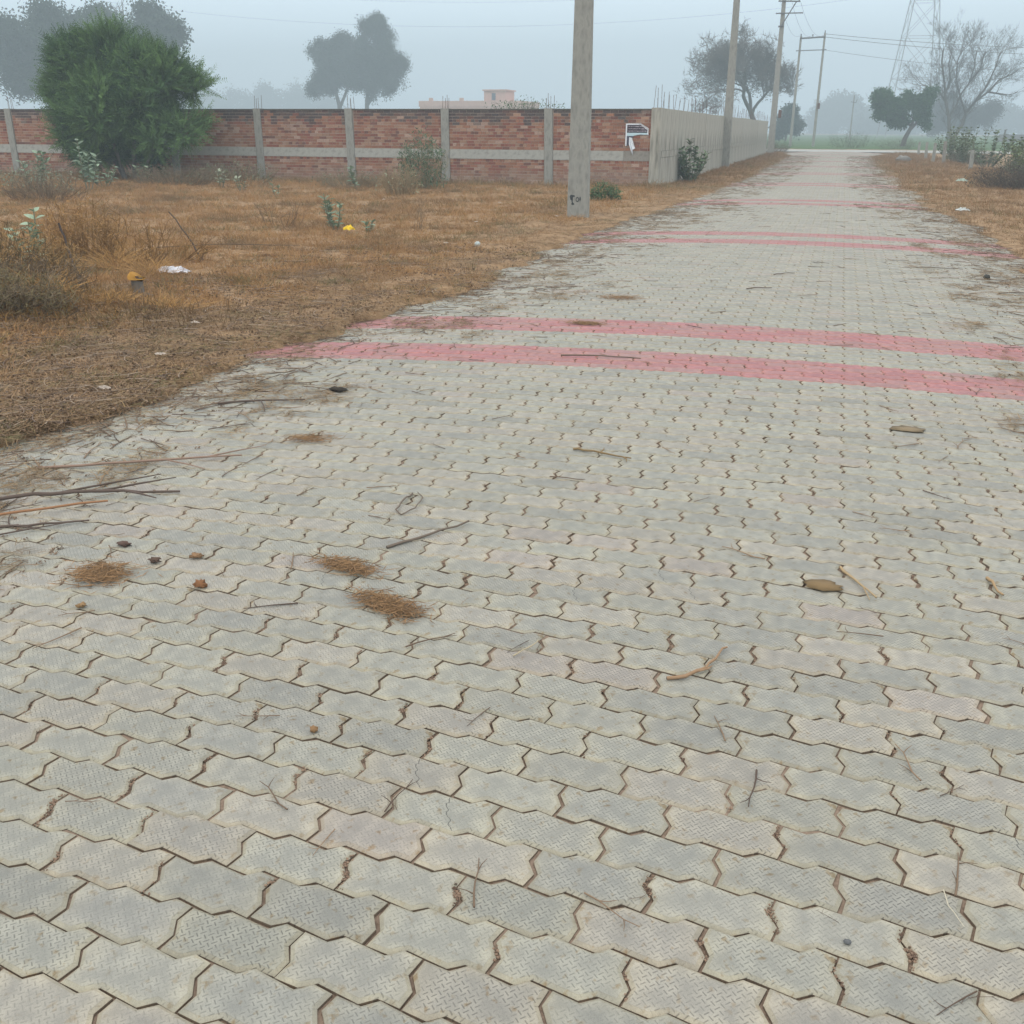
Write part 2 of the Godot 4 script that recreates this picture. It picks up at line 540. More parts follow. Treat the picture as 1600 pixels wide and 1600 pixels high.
func rods(st: MB, at: Vector3, count: int, w: float, hmin: float, hmax: float, lean := 0.05) -> void:
	for k in count:
		var p := at + Vector3(w * (float(k) / maxi(1, count - 1) - 0.5), -0.05, rng.randf_range(-0.07, 0.07))
		st.tube([p, p + Vector3(rng.randf_range(-lean, lean), rng.randf_range(hmin, hmax), rng.randf_range(-lean, lean))], [0.0065, 0.006], 5)

func build_brick_wall() -> void:
	var wall := thing("brick_boundary_wall", "red brick compound wall with grey concrete pillars and middle band", "wall", Vector3(0, 0, WALL_Z))
	var posts := [-5.24, -8.36, -11.57, -14.67, -17.84, -20.95, -24.1, -27.3, -30.4]
	var core := MB.new()
	core.box(Vector3(-31.0, -0.4, -0.22), Vector3(-5.3, 1.985, -0.011))
	put("mortar_core", core.mesh(), M.mortar, wall)
	var cap := MB.new()
	cap.box(Vector3(-31.0, 1.987, -0.24), Vector3(-5.3, 2.02, 0.018))
	cap.col = Color(0.17, 0.16, 0.15)
	cap = MB.new()
	cap.col = Color(0.42, 0.4, 0.38)
	cap.box(Vector3(-31.0, 1.987, -0.24), Vector3(-5.38, 2.02, 0.02))
	put("coping", cap.mesh(), M.concrete, wall)
	var places := []
	for k in posts.size() - 1:
		var x1: float = posts[k] - 0.13
		var x0: float = posts[k + 1] + 0.13
		for part in [[-0.2, 0.63], [0.895, 1.985]]:
			var courses := int(round((part[1] - part[0]) / 0.083))
			var ch: float = (part[1] - part[0]) / courses
			for c in courses:
				var y: float = part[0] + c * ch
				var header := (c % 4 == 1)
				var pitch := 0.115 if header else 0.222
				var x := x0 - (0.0 if c % 2 else pitch * 0.5)
				while x < x1 - 0.02:
					var a := maxf(x, x0) + 0.006
					var b := minf(x + pitch, x1) - 0.006
					x += pitch
					if b - a < 0.04: continue
					places.append([a, b, y + 0.006, y + ch - 0.006])
	places.sort_custom(func(p, q): return p[0] > q[0])
	var rest := MB.new()
	for j in places.size():
		var p: Array = places[j]
		var proud := rng.randf_range(-0.004, 0.006)
		var tone := brick_tone(p[2], p[0])
		var lo := Vector3(p[0], p[2] + rng.randf_range(-0.003, 0.003), -0.02)
		var hi := Vector3(p[1], p[3] + rng.randf_range(-0.003, 0.003), proud)
		if j < 300:
			var st := MB.new()
			st.col = tone
			var mid := (lo + hi) / 2
			st.box(lo - mid, hi - mid)
			put("brick", st.mesh(), M.brick, wall).position = mid
		else:
			rest.col = tone
			rest.box(lo, hi)
	put("brickwork", rest.mesh(), M.brick, wall).set_meta("kind", "stuff")
	for k in range(1, posts.size()):
		var st := MB.new()
		st.prism(Vector3(posts[k] + 0.03, -0.4, -0.1), Vector2(0.26, 0.3), Vector3(posts[k] + rng.randf_range(-0.03, 0.02), 2.03, -0.1), Vector2(0.25, 0.3), 0.012)
		put("pillar", st.mesh(), M.concrete, wall)
		var rs := MB.new()
		rods(rs, Vector3(posts[k], 2.03, -0.1), 4, 0.21, 0.33, 0.46, 0.03)
		put("reinforcing_rods", rs.mesh(), M.rust, wall)
		var bm := MB.new()
		var left: float = posts[k] + 0.128
		var right: float = posts[k - 1] - (0.128 if k > 1 else 0.9)
		bm.box(Vector3(left, 0.632, -0.1), Vector3(right, 0.893, 0.016))
		put("concrete_band", bm.mesh(), M.cast, wall)
	var rough := MB.new()
	rough.col = Color(0.72, 0.68, 0.66)
	rough.box(Vector3(-6.138, 0.628, -0.1), Vector3(-5.37, 0.89, 0.01))
	put("rough_band_end", rough.mesh(), M.cast, wall)
	var ps := put("torn_poster", poster_mesh(), poster_material())
	ps.position = Vector3(-6.1, 1.63, WALL_Z + 0.02)
	tag(ps, "torn white and dark printed poster peeling off the brick wall", "poster")

func poster_mesh() -> ArrayMesh:
	var st := MB.new()
	var uvat := func(p: Vector3) -> Vector2: return Vector2(p.x / 0.66, -p.y / 0.64)
	var sheet_part := func(pts: Array) -> void:
		for k in range(1, pts.size() - 1):
			for side in [0.0, -0.004]:
				var o := Vector3(0, 0, side)
				var base := st.v.size()
				for q in [pts[0], pts[k], pts[k + 1]]: st.vert(q + o, Vector3.BACK if side == 0.0 else Vector3.FORWARD, uvat.call(q))
				for q in ([0, 1, 2] if side == 0.0 else [0, 2, 1]): st.ix.append(base + q)
	sheet_part.call([Vector3(0, 0, 0), Vector3(0.4, 0.0, 0), Vector3(0.64, -0.14, 0.012), Vector3(0.66, -0.3, 0.01), Vector3(0.42, -0.29, 0.004), Vector3(0.25, -0.32, 0.006), Vector3(0, -0.32, 0)])
	sheet_part.call([Vector3(0, -0.32, 0), Vector3(0.25, -0.32, 0.006), Vector3(0.14, -0.43, 0.01), Vector3(0.13, -0.58, 0.004), Vector3(0, -0.6, 0)])
	var flap := [Vector3(0.11, -0.36, 0.012), Vector3(0.2, -0.38, 0.05), Vector3(0.27, -0.58, 0.07), Vector3(0.3, -0.66, 0.05), Vector3(0.23, -0.7, 0.06), Vector3(0.235, -0.84, 0.03), Vector3(0.19, -0.72, 0.09), Vector3(0.12, -0.55, 0.08)]
	for k in range(1, flap.size() - 1):
		st.col = Color(1.0, 1.0, 1.0)
		var a: Vector3 = flap[0]; var b: Vector3 = flap[k]; var d: Vector3 = flap[k + 1]
		var base := st.v.size()
		var nn := (d - a).cross(b - a).normalized()
		for q in [a, b, d]: st.vert(q, nn, Vector2(0.012, 0.5))
		for q in 3: st.ix.append(base + q)
	var curl := [Vector3(0.37, 0.0, 0.004), Vector3(0.42, 0.01, 0.03), Vector3(0.66, -0.12, 0.05), Vector3(0.66, -0.19, 0.02), Vector3(0.6, -0.16, 0.012)]
	for k in range(1, curl.size() - 1):
		var a: Vector3 = curl[0]; var b: Vector3 = curl[k]; var d: Vector3 = curl[k + 1]
		var base := st.v.size()
		var nn := (d - a).cross(b - a).normalized()
		for q in [a, b, d]: st.vert(q, nn, Vector2(0.012, 0.5))
		for q in 3: st.ix.append(base + q)
	return st.mesh()

func poster_material() -> StandardMaterial3D:
	var im := Image.create(264, 256, false, Image.FORMAT_RGB8)
	im.fill(Color(0.86, 0.87, 0.88))
	im.fill_rect(Rect2i(16, 14, 232, 84), Color(0.22, 0.17, 0.21))
	for k in 3:
		var x := 26
		while x < 236:
			var w := rng.randi_range(4, 14)
			im.fill_rect(Rect2i(x, 26 + k * 25, w, rng.randi_range(6, 11)), Color(0.72, 0.68, 0.70))
			x += w + rng.randi_range(3, 7)
	im.fill_rect(Rect2i(16, 98, 232, 34), Color(0.74, 0.82, 0.84))
	im.fill_rect(Rect2i(16, 132, 232, 106), Color(0.30, 0.29, 0.34))
	var m := plain(Color.WHITE, 0.7)
	m.albedo_texture = ImageTexture.create_from_image(im)
	return m

func build_side_wall() -> void:
	var wall := thing("plastered_boundary_wall", "grey cement plastered boundary wall running away along the road", "wall", Vector3(SIDE_X, 0, 0))
	var z := WALL_Z + 0.02
	var corner := MB.new()
	corner.prism(Vector3(-0.12, -0.4, z - 0.12), Vector2(0.3, 0.34), Vector3(-0.13, 2.045, z - 0.12), Vector2(0.27, 0.3), 0.015)
	put("corner_pillar", corner.mesh(), M.plaster, wall)
	z -= 0.27
	var k := 0
	while z > -72.0:
		var len := minf(5.1, z + 72.5)
		var s := MB.new()
		var tone := rng.randf_range(0.9, 1.06)
		s.col = Color(tone, tone, tone * 0.99)
		s.box(Vector3(-0.2, 0.9, z - len + 0.012), Vector3(rng.randf_range(-0.004, 0.004), 2.03 + rng.randf_range(-0.015, 0.015), z))
		put("plaster_panel", s.mesh(), M.plaster, wall)
		var b := MB.new()
		b.col = s.col
		b.box(Vector3(-0.2, 0.72, z - len + 0.012), Vector3(0.022, 0.893, z))
		put("plaster_band", b.mesh(), M.plaster, wall)
		var f := MB.new()
		f.col = s.col
		f.box(Vector3(-0.2, -0.4, z - len + 0.012), Vector3(0.012, 0.713, z))
		put("plaster_base", f.mesh(), M.plaster, wall)
		var rs := MB.new()
		for j in 5:
			rods(rs, Vector3(-0.1, 2.03, z - 0.2 - j * 1.02), 2, 0.14, 0.3, 0.62, 0.06)
		put("reinforcing_rods", rs.mesh(), M.rust, wall)
		z -= len
		k += 1
	var core := MB.new()
	core.box(Vector3(-0.18, -0.4, -72.4), Vector3(-0.03, 1.99, WALL_Z - 0.2))
	put("wall_core", core.mesh(), M.mortar, wall)
	var rs2 := MB.new()
	rods(rs2, Vector3(-0.12, 2.04, WALL_Z - 0.1), 3, 0.22, 0.5, 0.68, 0.04)
	put("reinforcing_rods", rs2.mesh(), M.rust, wall)

# ---------------------------------------------------------------- poles and lines
func shaft(p: Node3D, h: float, w0: float, w1: float, d0: float, d1: float, lean := 0.0) -> void:
	var st := MB.new()
	st.prism(Vector3(0, -0.4, 0), Vector2(w0, d0), Vector3(lean, h, 0), Vector2(w1, d1), 0.014)
	put("shaft", st.mesh(), M.concrete, p)

func bar(a: Vector3, b: Vector3, r: float, called: String, mat: Material, p: Node3D, sides := 6) -> void:
	var st := MB.new()
	st.tube([a, b], [r, r], sides)
	put(called, st.mesh(), mat, p)

func wire(a: Vector3, b: Vector3, sag: float, r: float, label: String, group := "") -> void:
	var st := MB.new()
	var pts := []
	var rads := []
	for k in 25:
		var t := k / 24.0
		pts.append(a.lerp(b, t) + Vector3.DOWN * sag * 4.0 * t * (1.0 - t))
		rads.append(r)
	st.tube(pts, rads, 5)
	tag(put("overhead_wire", st.mesh(), M.steel), label, "wire", group)

func insulators(p: Node3D, places: Array) -> void:
	for q in places:
		var st := MB.new()
		st.tube([q, q + Vector3(0, 0.05, 0), q + Vector3(0, 0.09, 0), q + Vector3(0, 0.16, 0), q + Vector3(0, 0.2, 0)], [0.03, 0.055, 0.04, 0.06, 0.02], 8)
		put("insulator", st.mesh(), M.steel, p)

func build_poles() -> void:
	var a := thing("utility_pole", "nearest grey concrete utility pole standing on the dry grass in front of the brick wall", "pole", Vector3(-4.72, -0.08, -16.4), "concrete poles along the road")
	shaft(a, 8.6, 0.405, 0.20, 0.17, 0.11, 0.02)
	var marks := MB.new()
	marks.col = Color(0.06, 0.06, 0.06)
	for b in [[-0.115, 0.375, 0.028, 0.06], [-0.075, 0.40, 0.035, 0.02], [-0.10, 0.33, 0.016, 0.045], [-0.085, 0.26, 0.035, 0.022], [-0.095, 0.285, 0.012, 0.03], [0.052, 0.355, 0.012, 0.045]]:
		marks = MB.new()
		marks.col = Color(0.06, 0.06, 0.06)
		var c := Vector3(b[0], b[1], 0.0868)
		var pts := []
		for k in 9: pts.append(c + Vector3(cos(TAU * k / 9) * b[2] * rng.randf_range(0.7, 1.15), sin(TAU * k / 9) * b[3] * rng.randf_range(0.7, 1.1), 0))
		for k in 9: marks.tri(c, pts[(k + 1) % 9], pts[k])
		put("painted_mark", marks.mesh(), M.paint, a)
	marks = MB.new()
	marks.col = Color(0.06, 0.06, 0.06)
	for k in 14:
		var t0 := TAU * k / 14; var t1 := TAU * (k + 1) / 14
		var o := Vector3(0.0, 0.34, 0.0872)
		var r0 := Vector3(cos(t0) * 0.032, sin(t0) * 0.045, 0); var r1 := Vector3(cos(t1) * 0.032, sin(t1) * 0.045, 0)
		marks.quad(o + r0, o + r0 * 0.6, o + r1 * 0.6, o + r1)
	put("painted_mark", marks.mesh(), M.paint, a)
	var b2 := thing("utility_pole", "second concrete utility pole standing against the plastered wall", "pole", Vector3(-4.98, -0.08, -44.75), "concrete poles along the road")
	shaft(b2, 9.2, 0.40, 0.2, 0.18, 0.12, 0.0)
	var c3 := thing("utility_pole", "third concrete pole with steel cross arms at the far end of the plastered wall", "pole", Vector3(-4.86, -0.08, -73.3), "concrete poles along the road")
	shaft(c3, 9.75, 0.46, 0.24, 0.2, 0.14, 0.03)
	bar(Vector3(-0.32, 9.45, 0.12), Vector3(1.05, 9.40, 0.12), 0.045, "cross_arm", M.steel, c3)
	bar(Vector3(-0.42, 8.72, 0.12), Vector3(1.3, 8.72, 0.12), 0.04, "cross_arm", M.steel, c3)
	bar(Vector3(0.82, 9.38, 0.13), Vector3(0.0, 7.98, 0.13), 0.035, "brace", M.steel, c3)
	bar(Vector3(-0.2, 7.93, 0.13), Vector3(0.17, 7.98, 0.13), 0.05, "clamp", M.steel, c3)
	insulators(c3, [Vector3(-0.25, 9.5, 0.12), Vector3(0.45, 9.48, 0.12), Vector3(0.98, 9.45, 0.12)])
	var bx := MB.new()
	bx.prism(Vector3(0.4, 2.35, 0.02), Vector2(0.2, 0.2), Vector3(0.4, 2.85, 0.02), Vector2(0.2, 0.2), 0.02)
	put("meter_box", bx.mesh(), M.rust, c3)
	var h := thing("double_pole_structure", "pair of thin poles joined by steel cross bars at the end of the road", "pole", Vector3(-3.8, -0.06, -102.0))
	for s in [-1, 1]:
		var st := MB.new()
		st.prism(Vector3(s * 1.03 - 0.06, -0.4, 0), Vector2(0.26, 0.2), Vector3(s * 1.03, 9.5 if s < 0 else 9.75, 0), Vector2(0.17, 0.15), 0.012)
		put("pole", st.mesh(), M.concrete, h)
	bar(Vector3(-1.1, 9.32, 0.13), Vector3(1.1, 9.42, 0.13), 0.075, "cross_bar", M.steel, h)
	bar(Vector3(-1.35, 8.3, 0.13), Vector3(1.3, 8.36, 0.13), 0.04, "cross_bar", M.steel, h)
	insulators(h, [Vector3(-1.03, 9.5, 0.1), Vector3(0.0, 9.45, 0.13), Vector3(1.03, 9.75, 0)])
	var sw := MB.new()
	sw.prism(Vector3(1.12, 3.4, 0.15), Vector2(0.22, 0.2), Vector3(1.12, 3.9, 0.15), Vector2(0.24, 0.22), 0.02)
	put("switch_box", sw.mesh(), M.rust, h)
	var f := thing("slim_pole", "slim lone pole with a small fork top out in the green field", "pole", Vector3(0.75, 0.0, -185.0))
	shaft(f, 6.9, 0.26, 0.18, 0.2, 0.14, 0.0)
	bar(Vector3(-0.45, 5.9, 0.1), Vector3(0.35, 5.75, 0.1), 0.05, "cross_arm", M.steel, f)
	bar(Vector3(0.35, 5.75, 0.1), Vector3(0.5, 6.3, 0.1), 0.045, "cross_arm", M.steel, f)
	# lines
	var g1 := "wires between the roadside poles"
	for k in 3:
		var dx: float = [-0.25, 0.45, 0.98][k]
		wire(Vector3(-4.98 + dx, 9.1, -44.75), Vector3(-4.86 + dx, 9.55, -73.2), 0.5, 0.008, ["leftmost", "middle", "rightmost"][k] + " thin wire from the second roadside pole to the third", g1)
		wire(Vector3(-4.86 + dx, 9.55, -73.2), Vector3(-4.83 + k * 1.03, 9.55, -102.0), 0.9, 0.008, ["leftmost", "middle", "rightmost"][k] + " thin wire sagging from the third pole to the double pole", "wires to the double pole")
		wire(Vector3(-4.72 + dx * 0.7, 8.5, -16.4), Vector3(-4.98 + dx, 9.1, -44.75), 0.4, 0.008, ["leftmost", "middle", "rightmost"][k] + " thin wire from the nearest pole to the second", "wires from the nearest pole")
	wire(Vector3(-2.77, 9.6, -102.0), Vector3(50, 9.2, -112.0), 1.2, 0.02, "upper line running right from the top of the double pole")
	wire(Vector3(-2.77, 9.35, -102.0), Vector3(50, 8.4, -112.0), 1.3, 0.02, "middle line running right from the top of the double pole")
	wire(Vector3(-2.77, 8.3, -102.0), Vector3(46, 7.0, -116.0), 1.4, 0.014, "lowest faint line running right from the double pole")
	# far lattice tower
	var t := thing("lattice_pylon", "tall steel lattice transmission tower fading into the haze", "pylon", away(Vector3(9.6, 0, -185.0), 1.35))
	t.scale = Vector3.ONE * 1.35
	var corner := func(s: int, y: float) -> Vector3:
		var w := lerpf(4.15, 0.75, clampf(y / 30.0, 0, 1))
		return Vector3(w * (-1 if s == 0 or s == 3 else 1), y, w * (-1 if s < 2 else 1))
	var turn := Basis(Vector3.UP, 0.13)
	for s in 4:
		var st := MB.new()
		st.tube([turn * corner.call(s, -0.5), turn * corner.call(s, 30.0), turn * corner.call(s, 40.0)], [0.085, 0.07, 0.055], 4)
		put("tower_leg", st.mesh(), M.galvanized, t)
	var levels := [2.0, 9.0, 15.0, 20.0, 24.0, 27.0, 30.0, 32.5, 35.0, 37.5, 40.0]
	for s in 4:
		var st := MB.new()
		for k in levels.size() - 1:
			var p0: Vector3 = turn * corner.call(s, levels[k]); var p1: Vector3 = turn * corner.call((s + 1) % 4, levels[k])
			var q0: Vector3 = turn * corner.call(s, levels[k + 1]); var q1: Vector3 = turn * corner.call((s + 1) % 4, levels[k + 1])
			st.tube([p0, q1], [0.033, 0.033], 4); st.tube([p1, q0], [0.033, 0.033], 4); st.tube([q0, q1], [0.033, 0.033], 4)
		put("lattice_bracing", st.mesh(), M.galvanized, t)
	for y in [30.0, 35.0, 39.0]:
		for s in [-1, 1]:
			bar(turn * Vector3(s * 0.75, y, 0), turn * Vector3(s * 4.5, y + 0.4, 0), 0.07, "tower_arm", M.galvanized, t, 4)
	for k in 3:
		wire(away(Vector3(13.5 - k * 3.5, 26.5 - k * 3.2, -172.0), 1.35), away(Vector3(-150, 33.0 - k * 3.6, -150.0), 1.35), 9.0, 0.02, ["highest", "middle", "lowest"][k] + " of the faint high voltage lines crossing the sky above the brick wall")

# ---------------------------------------------------------------- vegetation pieces
func blade(st: MB, p: Vector3, d: Vector3, w: float, bend: Vector3) -> void:       # a leaf or blade: two bent diamonds
	var s := d.cross(Vector3(0.31, 0.87, 0.39)).normalized() * w * 0.5
	var m := p + d * 0.5 + bend * 0.3
	var e := p + d + bend
	st.tri(p, m + s, m - s)
	st.tri(m - s, m + s, e)

func leaf_cluster(count: int, radius: float, size: float, slender: float, as_seed: int) -> ArrayMesh:
	var r := RandomNumberGenerator.new()
	r.seed = as_seed
	var st := MB.new()
	for k in count:
		var o := Vector3(r.randfn(), r.randfn(), r.randfn()) * radius * 0.55
		var d := (Vector3(r.randfn(), r.randfn() - 0.3, r.randfn())).normalized() * size * r.randf_range(0.7, 1.3)
		var g := r.randf_range(0.8, 1.2)
		st.col = Color(g, g, g)
		blade(st, o, d, size * slender, Vector3(0, -0.15 * size, 0))
	return st.mesh()

func feather_sprig(as_seed: int) -> ArrayMesh:        # a thin twig with rows of fine leaflets
	var r := RandomNumberGenerator.new()
	r.seed = as_seed
	var st := MB.new()
	for b in 3:
		var dir := Vector3(r.randf_range(-0.5, 0.5), 1.0, r.randf_range(-0.5, 0.5)).normalized()
		var side := dir.cross(Vector3(r.randfn(), 0.1, r.randfn())).normalized()
		var l := r.randf_range(0.35, 0.6)
		st.col = Color(0.8, 0.7, 0.5)
		blade(st, Vector3.ZERO, dir * l, 0.012, Vector3.ZERO)
		for k in 11:
			var t := (k + 1.5) / 12.0
			for s in [-1.0, 1.0]:
				var g := r.randf_range(0.75, 1.25)
				st.col = Color(g, g, g)
				blade(st, dir * l * t, (side * s + dir * 0.7 + Vector3(r.randfn(), r.randfn(), r.randfn()) * 0.25).normalized() * 0.115 * (1.1 - 0.5 * t), 0.018, Vector3.ZERO)
	return st.mesh()

func twig_spray(count: int, length: float, as_seed: int) -> ArrayMesh:
	var r := RandomNumberGenerator.new()
	r.seed = as_seed
	var st := MB.new()
	for k in count:
		var d := Vector3(r.randfn() * 0.6, 1.0 + r.randfn() * 0.25, r.randfn() * 0.6).normalized() * length * r.randf_range(0.5, 1.1)
		var o := Vector3(r.randfn(), r.randfn(), r.randfn()) * length * 0.12
		var mid := o + d * 0.55 + Vector3(r.randfn(), r.randfn(), r.randfn()) * length * 0.07
		st.tube([o, mid, o + d], [0.016, 0.011, 0.005], 3)
	return st.mesh()

func grow(st: MB, p: Vector3, d: Vector3, length: float, rad: float, level: int, top: int, tips: Array, how: Dictionary) -> void:
	var pts := [p]
	var rads := [rad]
	var dir := d.normalized()
	var count := 4 if level < 2 else 3
	for k in count:
		dir = (dir + Vector3(rng.randfn(), rng.randfn(), rng.randfn()) * how.wild + Vector3.UP * how.up).normalized()
		pts.append(pts[k] + dir * length / count)
		rads.append(rad * lerpf(1.0, how.taper, (k + 1.0) / count))
	st.tube(pts, rads, 7 if level == 0 else (5 if level == 1 else 3))
	if level >= top:
		tips.append([pts[count], dir])
		tips.append([pts[count - 1], dir])
		return
	var kids: int = how.kids[mini(level, how.kids.size() - 1)]
	for k in kids:
		var f := 1.0 if k == 0 else rng.randf_range(how.low, 1.0)
		var at: Vector3 = pts[count] if f > 0.99 else pts[int(f * count)].lerp(pts[mini(int(f * count) + 1, count)], f * count - int(f * count))
		var turn: float = how.spread * rng.randf_range(0.6, 1.3) * (0.6 if k == 0 else 1.0)
		var axis := dir.cross(Vector3(rng.randfn(), rng.randfn(), rng.randfn())).normalized()
		grow(st, at, dir.rotated(axis, turn), length * rng.randf_range(how.shrink - 0.12, how.shrink + 0.08), rads[count] * (0.85 if k == 0 else 0.65), level + 1, top, tips, how)

func crown_places(lobes: Array, count: int, size: float, shell: float, gap: float, c0: Color, c1: Color, outward := 0.0) -> Array:
	var where := []
	var tints := PackedColorArray()
	var weight := 0.0
	for l in lobes: weight += l[1].x * l[1].y
	while where.size() < count:
		var pick := rng.randf() * weight
		var lobe: Array = lobes[0]
		for l in lobes:
			pick -= l[1].x * l[1].y
			if pick <= 0.0:
				lobe = l
				break
		var d := Vector3(rng.randfn(), rng.randfn(), rng.randfn()).normalized()
		var r := pow(rng.randf(), shell) * rng.randf_range(0.93, 1.08)
		var p: Vector3 = lobe[0] + d * lobe[1] * r
		if fine.get_noise_3d(p.x * 3.0 / size, p.y * 3.0 / size, p.z * 3.0 / size) < gap * lerpf(0.5, 1.0, r): continue
		var b := turned(rng.randf() * TAU, rng.randf() * TAU, rng.randf() * TAU)
		if outward > 0.0:
			var y := (d + Vector3.UP * outward + Vector3(rng.randfn(), rng.randfn(), rng.randfn()) * 0.35).normalized()
			var x := y.cross(Vector3(rng.randfn(), rng.randfn(), rng.randfn())).normalized()
			b = Basis(x, y, x.cross(y))
		var s := rng.randf_range(0.7, 1.3)
		where.append(Transform3D(b.scaled(Vector3(s, s, s)), p))
		var t := clampf(0.5 + 0.9 * noise.get_noise_3d(p.x * 40.0 / size, p.y * 40.0 / size, p.z * 40.0 / size) + rng.randf_range(-0.25, 0.25), 0, 1)
		tints.append(c0.lerp(c1, t))
	return [where, tints]

func knobbly(lobes: Array, count: int, share: float) -> Array:      # many small clumps over and inside the main lobes
	var out := []
	for l in lobes:
		for k in count:
			var d := Vector3(rng.randfn(), rng.randfn(), rng.randfn()).normalized()
			var s := share * rng.randf_range(0.65, 1.3)
			out.append([l[0] + d * l[1] * pow(rng.randf(), 0.35) * (1.02 - share * 0.55), Vector3(1, 0.85, 1) * minf(l[1].x, l[1].y) * s])
	return out

func crown(tree: Node3D, m: Mesh, lobes: Array, count: int, size: float, shell: float, gap: float, c0: Color, c1: Color, outward := 0.0) -> void:
	var got := crown_places(lobes, count, size, shell, gap, c0, c1, outward)
	scatter("crown", m, M.leaf, got[0], got[1], tree)

func trunk_of(tree: Node3D, lines: Array, limbs := 0.0) -> void:
	var st := MB.new()
	var how := {"wild": 0.2, "up": 0.05, "taper": 0.6, "kids": [3, 3, 2], "low": 0.4, "spread": 0.6, "shrink": 0.75}
	for l in lines:
		st.tube(l[0], l[1], 7)
		if limbs > 0.0:
			var e: int = l[0].size() - 1
			grow(st, l[0][e], l[0][e] - l[0][e - 1], limbs, l[1][e], 0, 3, [], how)
			grow(st, l[0][e - 1].lerp(l[0][e], 0.5), (l[0][e] - l[0][e - 1]).rotated(Vector3(0, 0.3, 1).normalized(), 0.8), limbs * 0.8, l[1][e] * 0.8, 0, 3, [], how)
	put("trunk", st.mesh(), M.bark, tree)

